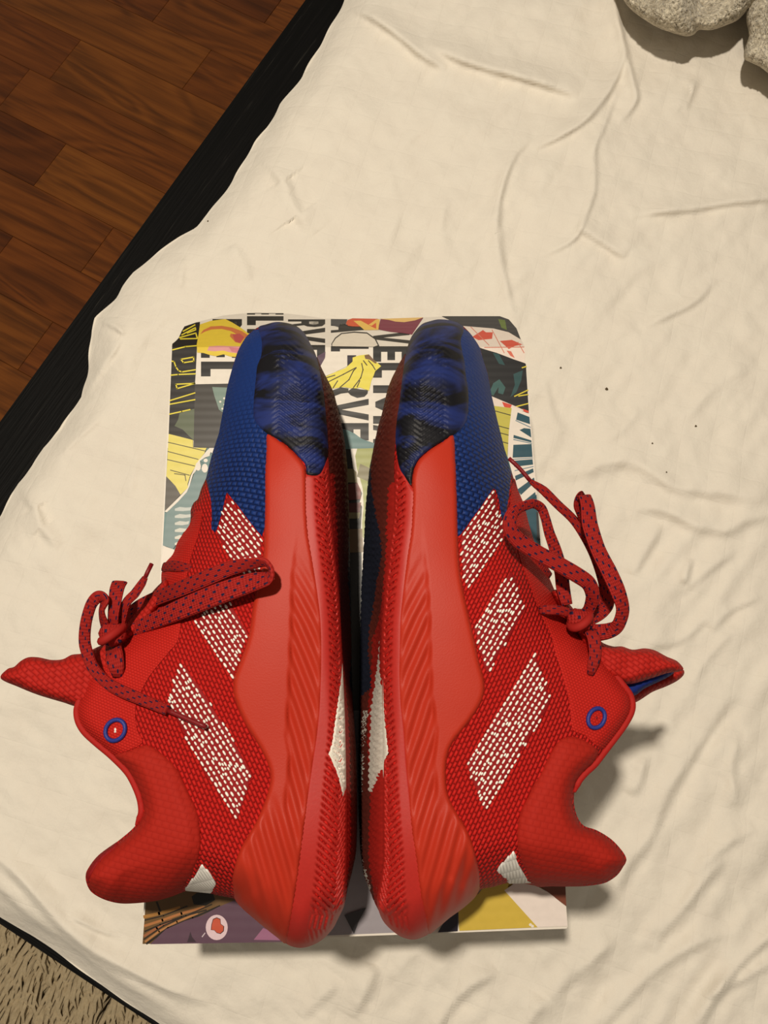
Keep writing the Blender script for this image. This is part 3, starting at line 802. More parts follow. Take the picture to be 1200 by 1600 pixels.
# bottom edge: bark-like browns, purple with a heart, grey, yellow
art.poly(ZB([(120, -60), (480, -60), (960, 100), (900, 160), (750, 210), (600, 290), (450, 335), (280, 410), (140, 542), (72, 542)]), (104, 76, 40))
for ln, c, w in (([(90, 300), (220, 270), (400, 220)], (160, 112, 52), 5), ([(95, 380), (250, 330), (420, 270), (620, 215)], (168, 108, 60), 4), ([(90, 470), (200, 400), (330, 330)], (150, 92, 56), 4),
                 ([(100, 520), (220, 430), (380, 345), (560, 270)], (172, 118, 70), 3), ([(95, 330), (260, 290), (470, 205)], (40, 28, 18), 2), ([(95, 430), (230, 370), (420, 300), (640, 240)], (40, 28, 18), 2.4),
                 ([(85, 500), (260, 380), (460, 290), (690, 190)], (40, 28, 18), 2), ([(200, 170), (230, 250)], (40, 28, 18), 3), ([(110, 540), (300, 400), (520, 310), (760, 205)], (30, 22, 16), 3)):
    art.line(ZB(ln), c, w)
art.poly(ZB([(510, 120), (560, 85), (700, 90), (720, 150), (640, 200), (530, 190)]), (26, 20, 16))
art.poly(ZB([(140, 545), (280, 412), (450, 337), (600, 290), (750, 212), (900, 150), (1300, 150), (1600, 480), (1600, 520)]), (92, 66, 82))
art.poly(ZB([(1065, 505), (1150, 400), (1250, 440), (1300, 510)]), (150, 98, 128))
art.poly(ZB([(470, 528), (480, 500), (500, 432), (515, 480), (552, 526)]), (58, 42, 52))
art.line(ZB([(605, 478), (630, 445)]), (200, 184, 190), 1.5)
art.poly(ZB([(735 + 98*math.cos(a), 395 + 113*math.sin(a)) for a in np.linspace(0, 6.28, 25)[:-1]]), (216, 192, 198))
heart = [(688, 415), (692, 370), (705, 325), (735, 312), (765, 325), (768, 365), (795, 385), (792, 425), (765, 448), (735, 440), (715, 418)]
art.poly(ZB([(735 + (x - 735) * 1.12, 385 + (y - 385) * 1.1) for x, y in heart]), (70, 34, 30))
art.poly(ZB(heart), (192, 82, 56))
art.poly([(538, 1430), (572, 1418), (560, 1440), (553, 1459)], (60, 58, 62))
art.poly([(684, 1457), (700, 1430), (716, 1425), (715, 1455)], (40, 34, 50))
art.poly(Z8([(440, 800), (520, 740), (560, 690), (640, 690), (630, 735), (752, 872), (444, 886)]), (200, 172, 66))
art.poly(Z8([(620, 728), (690, 680), (800, 740), (857, 792), (867, 860), (866, 868), (750, 872)]), (226, 214, 206))
art.poly(Z8([(730, 690), (858, 690), (862, 790), (800, 742)]), (112, 58, 40))
for x, y in ((722, 862), (730, 868)): art.poly(Z8([(x + 6*math.cos(a), y + 6*math.sin(a)) for a in np.linspace(0, 6.28, 9)[:-1]]), WHT)
art.done('printed_collage')

# ---- block lettering, turned to read down the lid
GL = {'M': [[(0,0),(0,1),(.26,1),(.5,.42),(.74,1),(1,1),(1,0),(.8,0),(.8,.62),(.57,.06),(.43,.06),(.2,.62),(.2,0)]],
      'A': [[(0,0),(.33,1),(.67,1),(1,0),(.74,0),(.68,.2),(.32,.2),(.26,0)], [(.38,.4),(.62,.4),(.5,.8)]],
      'R': [[(0,0),(0,1),(.6,1),(.88,.92),(1,.72),(.92,.52),(.76,.43),(1,0),(.7,0),(.5,.36),(.28,.36),(.28,0)], [(.28,.57),(.28,.82),(.58,.82),(.7,.7),(.58,.57)]],
      'V': [[(0,1),(.28,1),(.5,.28),(.72,1),(1,1),(.64,0),(.36,0)]],
      'E': [[(0,0),(0,1),(1,1),(1,.78),(.36,.78),(.36,.6),(.9,.6),(.9,.39),(.36,.39),(.36,.22),(1,.22),(1,0)]],
      'L': [[(0,0),(0,1),(.5,1),(.5,.24),(1,.24),(1,0)]]}
let = Print()
def column(x0, x1, items, skew=0.0):
    for ch, y0, y1 in items:
        for k, g in enumerate(GL[ch]):
            f = lambda r, u: (x0 + u * (x1 - x0) + skew * (y0 + r * (y1 - y0) - 560), y0 + r * (y1 - y0))
            let.poly([f(r, u) for r, u in g], BLK if k == 0 else WHT, 16.0)
            let.layer = 1 + k
column(583, 640, [('V', 518, 537), ('E', 541, 565), ('L', 567, 590), ('M', 602, 662), ('A', 664, 694)])
column(517, 576, [('A', 505, 520), ('L', 541, 549)])
column(517, 576, [('V', 623, 657), ('E', 661, 688)])
column(450, 508, [('R', 499, 511), ('V', 512, 536), ('E', 539, 560), ('L', 563, 585)])
column(386, 443, [('E', 489.3, 491.5), ('L', 494, 508), ('M', 514, 548)])
column(332, 378, [('R', 498.5, 514)])
column(314, 376, [('E', 549, 559), ('L', 565, 588)])
let.layer = 14
YLW = (224, 208, 62)
for ln in ([(140, 470), (280, 435), (400, 425)], [(230, 575), (370, 550), (372, 595), (260, 612), (230, 575)], [(130, 595), (155, 600), (175, 660), (205, 700), (240, 714), (390, 690)],
           [(120, 750), (200, 742), (390, 735)], [(175, 850), (385, 840), (188, 898), (175, 850)], [(110, 1030), (385, 945)], [(110, 1070), (385, 1020)], [(105, 1180), (240, 1150), (330, 1130)],
           [(240, 305), (390, 225), (392, 250), (300, 285)], [(215, 335), (395, 285), (412, 345), (225, 350)], [(255, 265), (385, 195)]):
    let.line(Z2(ln), YLW, 1.9)
let.done('printed_lettering')

# ------------------------------------------------------------------ shoes
ZC = 0.049                    # height of a shoe's middle plane above the lid

class Shoe:
    def __init__(s, side, label, outline, prof, ctrl, low_edge):
        """outline: photo silhouette; prof: (index range -> drop, radius); ctrl: (u, v, half width) samples"""
        s.side = side
        s.out = catmull(np.array([o[:2] for o in outline], float), 5.0)
        # carry drop / radius along the resampled outline
        src = np.array([o[:2] for o in outline], float)
        d, i, t = dist_poly(src, s.out)
        dv = np.array([o[2] for o in outline], float); rv = np.array([o[3] for o in outline], float)
        j = (i + 1) % len(src)
        s.drop = dv[i] * (1 - t) + dv[j] * t; s.rad = rv[i] * (1 - t) + rv[j] * t
        # thin-plate surface of the half widths
        c = np.array(ctrl, float); xy = c[:, :2] / 500.0
        r = np.linalg.norm(xy[:, None] - xy[None], axis=2)
        K = np.where(r > 0, r * r * np.log(r + 1e-12), 0) + np.eye(len(c)) * 2e-3
        Pm = np.hstack([np.ones((len(c), 1)), xy])
        A = np.block([[K, Pm], [Pm.T, np.zeros((3, 3))]])
        s.w = np.linalg.solve(A, np.concatenate([c[:, 2], np.zeros(3)])); s.cxy = xy
        # raster of heights, softly blurred
        s.lo = s.out.min(0) - 20; hi = s.out.max(0) + 20; s.st = 2.5
        nx = int((hi[0] - s.lo[0]) / s.st) + 2; ny = int((hi[1] - s.lo[1]) / s.st) + 2
        gx, gy = np.meshgrid(s.lo[0] + np.arange(nx) * s.st, s.lo[1] + np.arange(ny) * s.st)
        q = np.stack([gx.ravel(), gy.ravel()], 1)
        h, ins = s.raw(q)
        H = h.reshape(ny, nx); W = np.ones_like(H)
        for _ in range(3):
            for ax in (0, 1):
                H = (np.roll(H, 1, ax) + 2 * H + np.roll(H, -1, ax)) / 4
        s.H = H
        s.low = np.array(low_edge, float)      # far edge of the sole, (v, u) pairs along the shoe
        lo_, hi_ = s.out.min(0), s.out.max(0)
        cx = P(lo_[0] + (hi_[0] - lo_[0]) * 0.5, (lo_[1] + hi_[1]) / 2, BOX_Z + ZC)
        s.base = np.array([cx[0], cx[1], BOX_Z])
        s.root = empty('basketball_shoe', tuple(s.base), label, 'shoe', 'pair of basketball shoes')
        s.parts = []
    def base_h(s, q):
        xy = q / 500.0
        r = np.linalg.norm(xy[:, None] - s.cxy[None], axis=2)
        n = len(s.cxy)
        return np.where(r > 0, r * r * np.log(r + 1e-12), 0) @ s.w[:n] + s.w[n] + xy @ s.w[n + 1:]
    def raw(s, q):
        b = s.base_h(q); d, i, t = dist_poly(s.out, q)
        ins = inside(s.out, q)
        j = (i + 1) % len(s.out)
        D = s.drop[i] * (1 - t) + s.drop[j] * t; R = s.rad[i] * (1 - t) + s.rad[j] * t
        D = np.where(D >= 0.99, 1.0, D)
        Dm = b * D                                       # drop of 1 = all the way to the middle plane
        k = np.clip(d / R, 0, 1); k = np.where(ins, k, 0)
        return b - Dm * (1 - np.sqrt(np.clip(1 - (1 - k) ** 2, 0, 1))), ins
    def h(s, u, v):
        x = np.clip((np.asarray(u, float) - s.lo[0]) / s.st, 0, s.H.shape[1] - 2); y = np.clip((np.asarray(v, float) - s.lo[1]) / s.st, 0, s.H.shape[0] - 2)
        i = np.floor(x).astype(int); j = np.floor(y).astype(int); fx = x - i; fy = y - j; H = s.H
        return (H[j, i] * (1-fx) + H[j, i+1] * fx) * (1-fy) + (H[j+1, i] * (1-fx) + H[j+1, i+1] * fx) * fy
    def world(s, u, v, h): return P(u, v, BOX_Z + ZC + np.asarray(h))
    def mirror(s, top, v, h):
        """the side the shoe lies on: same profile, rolled with the sole"""
        b = top.copy(); b[:, 2] = 2 * (BOX_Z + ZC) - b[:, 2]
        b[:, 0] += np.interp(v, s.sh_v, s.sh) * np.clip(h / 0.04, 0, 1.3)
        b[:, 2] = np.maximum(b[:, 2], BOX_Z + 0.0022)
        return b
    def set_roll(s, corner):
        """corner: sole edge nearest the camera; low: its far edge. Gives the roll of the shoe"""
        vs_ = np.linspace(corner[0][1], corner[-1][1], 60); c = np.array(corner, float)
        cu = np.interp(vs_, c[:, 1], c[:, 0]); lu = np.interp(vs_, s.low[:, 1], s.low[:, 0])
        hh = np.maximum(s.h(cu, vs_), 0.002)
        a = s.world(cu, vs_, hh); b = s.world(lu, vs_, -hh)
        s.sh_v = vs_; s.sh = (b[:, 0] - a[:, 0]) * np.clip(hh / 0.03, 0, 1)
        s.corner = c
    def panel(s, name, poly, lift, er, spacing, mat, disp=None, smooth=True, both=True, dip=0.0012, seal=False, parent=None, label=None, emin=0.0):
        pl = catmull(np.array(poly, float), spacing * 1.1) if smooth else resample(np.array(poly, float), spacing * 1.1)
        V, F = triangulate(pl, spacing)
        d, _, _ = dist_poly(pl, V)
        k = np.clip(d / er, 0, 1); e = np.maximum(np.sqrt(np.clip(1 - (1 - k) ** 2, 0, 1)), emin)
        h = s.h(V[:, 0], V[:, 1])
        if seal:                                          # silhouettes that close on the middle plane
            b = dist_poly(s.out, V)[0] < 0.6
            ii = dist_poly(s.out, V)[1]
            full = b & (s.drop[ii] > 0.98)
            h = np.where(full, 0.0, h)
        hh = h + (lift + dip) * e - dip if not seal else h + lift * e
        if disp is not None: hh = hh + disp(V[:, 0], V[:, 1], d)
        top = s.world(V[:, 0], V[:, 1], hh)
        VV, FF = top, list(F)
        if both:
            n = len(V)
            bot = s.mirror(top, V[:, 1], np.maximum(hh, 0)); VV = np.vstack([top, bot])
            if seal:
                mp = np.arange(n) + n; mp[full] = np.where(full)[0]
            else: mp = np.arange(n) + n
            FF += [tuple(int(mp[i]) for i in f[::-1]) for f in F]
        o = mesh_obj(name, VV, FF, mat, parent or s.root, base=s.base)
        if label: o['label'] = label
        return o
    def tube(s, name, pts, rad, mat, lift=0.0, closed=False, parent=None, step=4.0, absolute=False, seg=8):
        p = np.array(pts, float)
        pl = catmull(p, step, closed)
        h = pl[:, 2] if absolute else s.h(pl[:, 0], pl[:, 1]) + lift
        c = s.world(pl[:, 0], pl[:, 1], h)
        return tube_world(name, c, rad if closed else rad * np.clip(np.minimum(np.arange(len(c)), np.arange(len(c))[::-1]) / 4.0 + 0.25, 0, 1), mat, parent or s.root, s.base, closed, seg)

def tube_world(name, c, rad, mat, parent, base, closed=False, seg=8):
    n = len(c); V = []; F = []
    rad = np.broadcast_to(np.asarray(rad, float), (n,))
    for i in range(n):
        t = (c[(i + 1) % n] - c[i - 1]) if closed else (c[min(i + 1, n - 1)] - c[max(i - 1, 0)])
        t = t / (np.linalg.norm(t) + 1e-12)
        up = np.array([0, 0, 1.0])
        if abs(t[2]) > 0.95: up = np.array([0, 1.0, 0])
        a = np.cross(t, up); a /= np.linalg.norm(a); b = np.cross(a, t)
        for k in range(seg):
            th = 2 * math.pi * k / seg
            V.append(c[i] + rad[i] * (math.cos(th) * a + math.sin(th) * b))
    for i in range(n if closed else n - 1):
        j = (i + 1) % n
        for k in range(seg):
            l = (k + 1) % seg
            F.append((i*seg+k, j*seg+k, j*seg+l, i*seg+l))
    if not closed:
        F.append(tuple(range(seg))); F.append(tuple((n-1)*seg + k for k in range(seg))[::-1])
    return mesh_obj(name, V, F, mat, parent, base=base)

def ribbon(name, pts, mat, parent, base, thick=0.0011, step=0.0022, taper=None):
    """flat lace: pts = (x, y, z, half width, roll) in metres; roll turns the flat side about its run"""
    p = catmull(np.array(pts, float), step, closed=False)
    c = p[:, :3]; n = len(c); V = []; F = []; uv = []
    seg = 10
    L = np.concatenate([[0], np.cumsum(np.linalg.norm(np.diff(c, axis=0), axis=1))])
    for i in range(n):
        t = c[min(i + 1, n - 1)] - c[max(i - 1, 0)]; t /= np.linalg.norm(t) + 1e-12
        up = np.array([0, 0, 1.0]); a = np.cross(t, up)
        la = np.linalg.norm(a)
        a = a / la if la > 0.15 else np.array([1.0, 0, 0])
        b = np.cross(a, t); r = p[i, 4]
        a2 = a * math.cos(r) + b * math.sin(r); b2 = -a * math.sin(r) + b * math.cos(r)
        for k in range(seg):
            th = 2 * math.pi * k / seg
            ct, st_ = math.cos(th), math.sin(th)
            x = math.copysign(abs(ct) ** 0.6, ct) * p[i, 3]; y = math.copysign(abs(st_) ** 0.8, st_) * thick
            V.append(c[i] + a2 * x + b2 * y)
            uv.append((0.5 + 0.5 * x / max(p[i, 3], 1e-6), L[i]))
    for i in range(n - 1):
        for k in range(seg):
            l = (k + 1) % seg
            F.append((i*seg+k, i*seg+l, (i+1)*seg+l, (i+1)*seg+k))
    F.append(tuple(range(seg))[::-1]); F.append(tuple((n-1)*seg + k for k in range(seg)))
    return mesh_obj(name, V, F, mat, parent, base=base, uv=uv)

def pulse(x, duty=0.42, soft=0.14):
    """groove profile: 0 on the rib, 1 in the groove"""
    f = x - np.floor(x)
    return smoothstep(0, soft, f) * (1 - smoothstep(duty, duty + soft, f))

def build_shoe(s, d):
    sg = -1.0 if s.side == 'left' else 1.0             # direction from sole to ankle in the picture
    s.set_roll(d['corner'])
    knit = M['knit'] if s.side == 'left' else M['knit_r']
    s.panel('upper', s.out, 0.0, 4, 5.0, knit, seal=True, smooth=False)
    # ---- toe overlay, eyestay, collar, heel patch
    s.panel('toe_overlay', d['overlay'], 0.0007, 3, 4.5, M['overlay'], smooth=False, dip=0.0, emin=0.5, label='blue mesh toe overlay')
    s.panel('eyestay', d['eyestay'], 0.0009, 5, 4.0, M['eyestay'], dip=0.0, emin=0.5)
    s.panel('heel_patch', d['heel_patch'], 0.0007, 2.5, 4.0, M['white_cloth'], smooth=False, label='white ribbed heel patch')
    def puff(u, v, dd): return 0.0030 * smoothstep(0, 26, dd) - 0.0012 * np.exp(-(dd / 2.5) ** 2)
    s.panel('collar', d['collar'], 0.0012, 6, 4.5, M['collar'], disp=puff, label='padded red ankle collar')
    # ---- stripes of white stitching
    for poly, dr in d['stripes']:
        st = s.panel('stripe', poly, 0.0005, 2.0, 5.0, M['stripe'], smooth=False, both=False, dip=0.0004, label='dark red stripe sewn with rows of white stitches')
        stitches(s, poly, dr, st)
    # ---- midsole with raked flutes towards the heel
    seam = np.array(d['seam'], float)
    step_u = d['step']                                  # line that splits the smooth wall from the fluted band
    def flutes(u, v, dd):
        su = np.interp(v, seam[:, 1], seam[:, 0]); tu = np.interp(v, [p[1] for p in step_u], [p[0] for p in step_u])
        q = (u - su) * sg                                # distance from the seam towards the ankle
        wq = (tu - su) * sg
        band = 1 - smoothstep(wq - 4, wq + 2, q)
        ph = (v * 0.46 - (u * sg) * -1.0 * 1.0) / 25.0
        ph = ((u - su) * sg * 1.0 + (v - 800) * 0.42) / 21.0
        fl = 0.5 + 0.5 * np.sin(2 * np.pi * ph)
        amt = smoothstep(840, 1000, v) * smoothstep(2, 14, dd)
        hi = smoothstep(1230, 1300, v)
        band = np.maximum(band, hi * (1 - smoothstep(wq + 40, wq + 85, q)))
        return -0.0011 * band * smoothstep(800, 960, v) * (1 - hi) + (fl - 0.6) * 0.0016 * band * amt
    s.panel('midsole', d['midsole'], 0.0030, 7, 3.4, M['foam'], disp=flutes, label='orange-red foam midsole')
    # ---- outsole wall with chevron grooves
    cor = np.array(d['corner'], float)
    sm = {tuple(p) for p in d['seam']}
    outs = [(u + (sg * 7 if (u, v) in sm and v < 1455 else 0), v) for u, v in d['outsole']]   # tucks under the midsole
    def chevron(u, v, dd):
        su = np.interp(v, seam[:, 1], seam[:, 0]); cu = np.interp(v, cor[:, 1], cor[:, 0])
        q = np.clip((u - su) / (cu - su + 1e-6 * (cu == su)), -0.2, 1.4)
        ang = np.where(q < 0.78, (0.78 - q) * 0.85, (q - 0.78) * 2.6)
        ph = (v + np.abs(cu - su) * ang) / d.get('pitch', 11.0)
        zone = smoothstep(0.30, 0.42, q)
        heel = smoothstep(1405, 1440, v)
        ph2 = (u * sg + (v - 1400) * 0.25 * np.sign(np.sin(v / 7.0))) / 8.0
        return -0.0024 * pulse(ph, 0.34, 0.16) * zone * (1 - heel) * smoothstep(2, 6, dd) - 0.0014 * pulse(ph2) * heel * zone * smoothstep(3, 9, dd)
    osd = s.panel('outsole', outs, 0.0016, 4, 1.7, dip=0.0, emin=0.6, mat= M['red_rubber'], disp=chevron, label='red rubber outsole with chevron grooves')
    sole_bottom(s, d, osd)
    wp = s.panel('heel_insert', d['insert'], 0.0022, 3, 2.4, M['white_rubber'], disp=chevron, smooth=False, parent=osd, both=False, dip=0.0, emin=0.6, label='white chevron rubber insert')
    # ---- toe cap
    tl = np.array(d['toe_left'], float)
    def toe_groove(u, v, dd):
        q = (u - d['toe_u']) * -sg                       # 0 at the upper edge of the cap, growing towards the sole
        band = q / 34.0; k = np.floor(band); f = band - k
        ph = (v + np.where(k % 2 == 0, f, 1 - f) * 26.0 * (1 if s.side == 'left' else 1)) / 8.5
        zone = smoothstep(18, 40, q) * smoothstep(525, 560, v) * smoothstep(3, 8, dd)
        patch = 0.35 + 0.65 * (np.sin(v / 17.0 + q / 30.0) > -0.35)
        return -0.0015 * pulse(ph, 0.30) * zone * patch
    tc = s.panel('toe_cap', d['toe_cap'], 0.0020, 4, 2.4, M['marbled'], disp=toe_groove, dip=0.0, emin=0.55, label='marbled navy and black rubber toe cap with chevron grooves')
    # ---- piping along the collar, eyelet ring, lining, tongue
    s.tube('collar_piping', d['piping'], 0.0017, M['piping'], lift=0.0010)
    eu, ev_, rx, ry, rot = d['eyelet']
    ringp = []
    for k in range(18):
        a = 2 * math.pi * k / 18; x = rx * math.cos(a); y = ry * math.sin(a)
        ringp.append((eu + x * math.cos(rot) - y * math.sin(rot), ev_ + x * math.sin(rot) + y * math.cos(rot)))
    rg = s.tube('eyelet_ring', ringp, 0.0010, M['blue_thread'], lift=0.0016, closed=True, seg=8)
    rg['label'] = 'blue stitched eyelet ring'
    hole = [(eu + rx * 0.26 * math.cos(a), ev_ + ry * 0.34 * math.sin(a)) for a in np.linspace(0, 2 * math.pi, 11)[:-1]]
    s.panel('eyelet_hole', hole, 0.0016, 2, 2.5, M['white_cloth'] if s.side == 'left' else M['aglet'], both=False, parent=rg)
    lining(s, d)
    tongue(s, d)
    if 'heel_lip' in d:
        s.panel('heel_lip', d['heel_lip'], 0.0030, 5, 3.5, M['lip'], both=False, label='darker red lip of the heel collar')

def stitches(s, poly, dr, parent):
    pl = np.array(poly, float); dr = np.array(dr, float); dr /= np.linalg.norm(dr); nn = np.array([-dr[1], dr[0]])
    a = pl @ nn; l = pl @ dr
    V, F = [], []
    rows = np.arange(a.min() + 2.0, a.max() - 1.0, 7.6)
    R = np.random.default_rng(int(abs(pl.sum())))
    centers = []
    for k, r in enumerate(rows):
        x = l.min() + R.uniform(0, 8)
        mid = 1 - abs((k + 0.5) / len(rows) - 0.5) * 2
        while x < l.max():
            ln = R.uniform(6.5, 10.5)
            centers.append((nn * (r + R.normal(0, 0.35)) + dr * (x + ln / 2), ln, R.uniform(1.45, 2.0)))
            if R.uniform() < 0.16 * mid: centers.append((nn * (r + 3.8) + dr * (x + ln / 2 + R.uniform(-3, 3)), ln * 0.7, 1.4))
            x += ln + R.uniform(0.2, 1.6)
    cs = np.array([c[0] for c in centers])
    ok = inside(pl, cs) & (dist_poly(pl, cs)[0] > 1.2)
    for (c, ln, w), k in zip(centers, ok):
        if not k: continue
        e1 = c + dr * ln / 2; e0 = c - dr * ln / 2
        h = float(s.h(c[0], c[1])) + 0.0007
        C = s.world(c[0], c[1], h); X = s.world(e1[0], e1[1], float(s.h(e1[0], e1[1])) + 0.0006) - C
        Yd = np.cross([0, 0, 1.0], X); Yd /= np.linalg.norm(Yd) + 1e-9
        rw = w * 0.00031
        n0 = len(V); sgm = 6
        V.append(C - X)
        for t in (-0.55, 0.0, 0.55):
            rr = math.sqrt(1 - t * t * 0.75)
            for q in range(sgm):
                th = 2 * math.pi * q / sgm
                V.append(C + X * t + Yd * math.cos(th) * rw * rr + np.array([0, 0, 1.0]) * math.sin(th) * 0.00055 * rr)
        V.append(C + X)
        for q in range(sgm):
            l_ = (q + 1) % sgm
            F.append((n0, n0+1+l_, n0+1+q))
            for g in range(2):
                b = n0 + 1 + g * sgm
                F.append((b+q, b+l_, b+sgm+l_, b+sgm+q))
            F.append((n0+1+2*sgm+q, n0+1+2*sgm+l_, n0+1+3*sgm))
    o = mesh_obj('stitching', V, F, M['stitch'], parent, base=s.base)
    tag(o, kind='stuff')

def sole_bottom(s, d, parent):
    """tread: the underside of the sole, from its edge nearest the camera to its far edge"""
    c = s.corner; NV, NT_ = 330, 26
    v0, v1 = c[0][1] + 2, c[-1][1] - 2
    vs_ = np.linspace(v0, v1, NV); cu = np.interp(vs_, c[:, 1], c[:, 0])
    lu = np.interp(vs_, s.low[:, 1], s.low[:, 0])
    hh = np.maximum(s.h(cu, vs_) + 0.0012, 0.0)
    a = s.world(cu, vs_, hh - 0.0006); b = s.world(lu, vs_, -hh)
    b[:, 2] = np.maximum(b[:, 2], BOX_Z + 0.0024)
    out = -1.0 if s.side == 'right' else 1.0             # way the sole faces
    tt = np.linspace(0, 1, NT_)
    V = np.empty((NV, NT_, 3)); mi = np.zeros((NV - 1, NT_ - 1), int)
    for k, t in enumerate(tt):
        p = a * (1 - t) + b * t
        bulge = 0.0035 * np.sin(np.pi * np.clip(t, 0, 1)) ** 0.7 * smoothstep(v0, v0 + 60, vs_) * (1 - smoothstep(v1 - 90, v1 - 5, vs_))
        arch = 0.006 * np.exp(-((vs_ - 980) / 120.0) ** 2) * np.sin(np.pi * t)
        ph = (vs_ + abs(t * 6 % 2 - 1) * 16) / 10.0
        p[:, 0] += out * (bulge - arch - 0.0009 * pulse(ph))
        V[:, k] = p
    vm = (vs_[:-1] + vs_[1:]) / 2
    for k in range(NT_ - 1):
        t = (tt[k] + tt[k + 1]) / 2
        um = np.interp(vm, c[:, 1], c[:, 0]) * (1 - t) + np.interp(vm, s.low[:, 1], s.low[:, 0]) * t
        if s.side == 'left': um = 600 - (um - 541) * (36.0 / 10.0)      # same tread, mirrored
        nav = np.interp(vm, [685, 700, 750, 794, 829, 855, 881, 907, 942, 975, 1020, 1075, 1110], [540, 586, 589, 595, 600, 600, 597, 588, 579, 573, 571, 582, 540])
        shank = um < nav
        wr_ = np.interp(vm, [1000, 1040, 1080, 1120, 1176, 1190, 1216, 1238], [591, 593, 597, 600, 607, 600, 594, 588])
        white = (s.side == 'right') & (vm > 1000) & (vm < 1238) & (um < wr_) & (um > np.interp(vm, [1000, 1100, 1238], [590, 585, 587]))
        fleck = (vm > 1110) & (vm < 1390) & (np.abs(um - np.interp(vm, [1110, 1300, 1390], [577, 570, 578])) < 4.5)
        red = (t < 0.12) & (vm > 740) if s.side == 'left' else (um > np.interp(vm, [700, 760, 850, 940, 1000, 1240, 1420], [640, 612, 606, 596, 575, 588, 585]))  # left sole keeps only a thin red edge: its shade is painted in
        mi[:, k] = np.where(shank, 1, np.where(white, 2, np.where((s.side == 'right') & fleck & (np.sin(vm * 0.7 + k * 2.1) > 0.35), 2, np.where(red, 3, 0))))
    F = []; fm = []
    for i in range(NV - 1):
        for k in range(NT_ - 1):
            q = (i*NT_+k, (i+1)*NT_+k, (i+1)*NT_+k+1, i*NT_+k+1)
            F.append(q if s.side == 'right' else q[::-1]); fm.append(mi[i, k])
    o = mesh_obj('tread', V.reshape(-1, 3), F, [M['shaded_rubber'], M['navy_rubber'], M['white_rubber'], M['red_rubber']], parent, fmat=fm, base=s.base)
    o['label'] = 'dark red herringbone tread, shade painted in, with a navy shank and white inserts'

def lining(s, d):
    """blue inside of the ankle opening: a strip following the rim, turned inwards"""
    rim = catmull(np.array(d['rim'], float), 6.0, closed=False)
    n = len(rim); tg = np.gradient(rim, axis=0); tg /= np.linalg.norm(tg, axis=1)[:, None]
    inn = np.stack([-tg[:, 1], tg[:, 0]], 1)
    if inside(s.out, rim + inn * 8).mean() < 0.5: inn = -inn
    h = s.h(rim[:, 0], rim[:, 1]); T1, T2, F = [], [], []
    for off, dz in [(3, -0.003), (8, -0.007), (16, -0.011), (26, -0.016)]:
        p = rim + inn * off
        hh_ = np.maximum(h + dz, 0.001); w_ = s.world(p[:, 0], p[:, 1], hh_)
        T1 += list(w_); T2 += list(s.mirror(w_, p[:, 1], hh_))
    nt = len(T1); V = T1 + T2
    for o_ in (0, nt):
        for k in range(3):
            for i in range(n - 1):
                F.append((o_ + k*n+i, o_ + (k+1)*n+i, o_ + (k+1)*n+i+1, o_ + k*n+i+1))
    o = mesh_obj('lining', V, F, M['blue_cloth'], s.root, base=s.base)
    o['label'] = 'blue lining inside the ankle collar'

def slab(s, name, poly, hi, lo, er, mat, parent, spacing=4.0, disp=None):
    """a padded piece between two heights above the shoe's middle plane"""
    pl = catmull(np.array(poly, float), spacing)
    V, F = triangulate(pl, spacing); n = len(V)
    dd, _, _ = dist_poly(pl, V)
    k = np.clip(dd / er, 0, 1); e = np.sqrt(np.clip(1 - (1 - k) ** 2, 0, 1))
    mid = (hi + lo) / 2; half = (hi - lo) / 2
    H = hi(V[:, 0], V[:, 1]) if callable(hi) else hi
    top = s.world(V[:, 0], V[:, 1], mid + half * e + (disp(V[:, 0], V[:, 1], dd) if disp else 0))
    bot = s.world(V[:, 0], V[:, 1], np.full(n, mid)); bot[:, 2] -= half * e
    m = len(pl)
    FF = list(F) + [tuple(i + n for i in f[::-1]) for f in F] + [wallquad(pl, 0, n, i, (i + 1) % m) for i in range(m)]
    return mesh_obj(name, np.vstack([top, bot]), FF, mat, parent, base=s.base)

def tongue(s, d):
    def rib(u, v, dd): return 0.0015 * np.sin((u + v * 0.4) / 7.0) * smoothstep(4, 16, dd) * 0.4
    t = slab(s, 'tongue', d['tongue'], 0.027, 0.004, 16, M['tongue'], s.root, disp=rib)
    t['label'] = 'padded red tongue'
    lo = slab(s, 'tongue_wing', d['tongue_far'], -0.012, -0.030, 12, M['tongue'], t)
    ln = slab(s, 'tongue_lining', d['tongue_lining'], 0.013, -0.024, 6, M['blue_cloth'], t)
    ln['label'] = 'blue tongue lining'

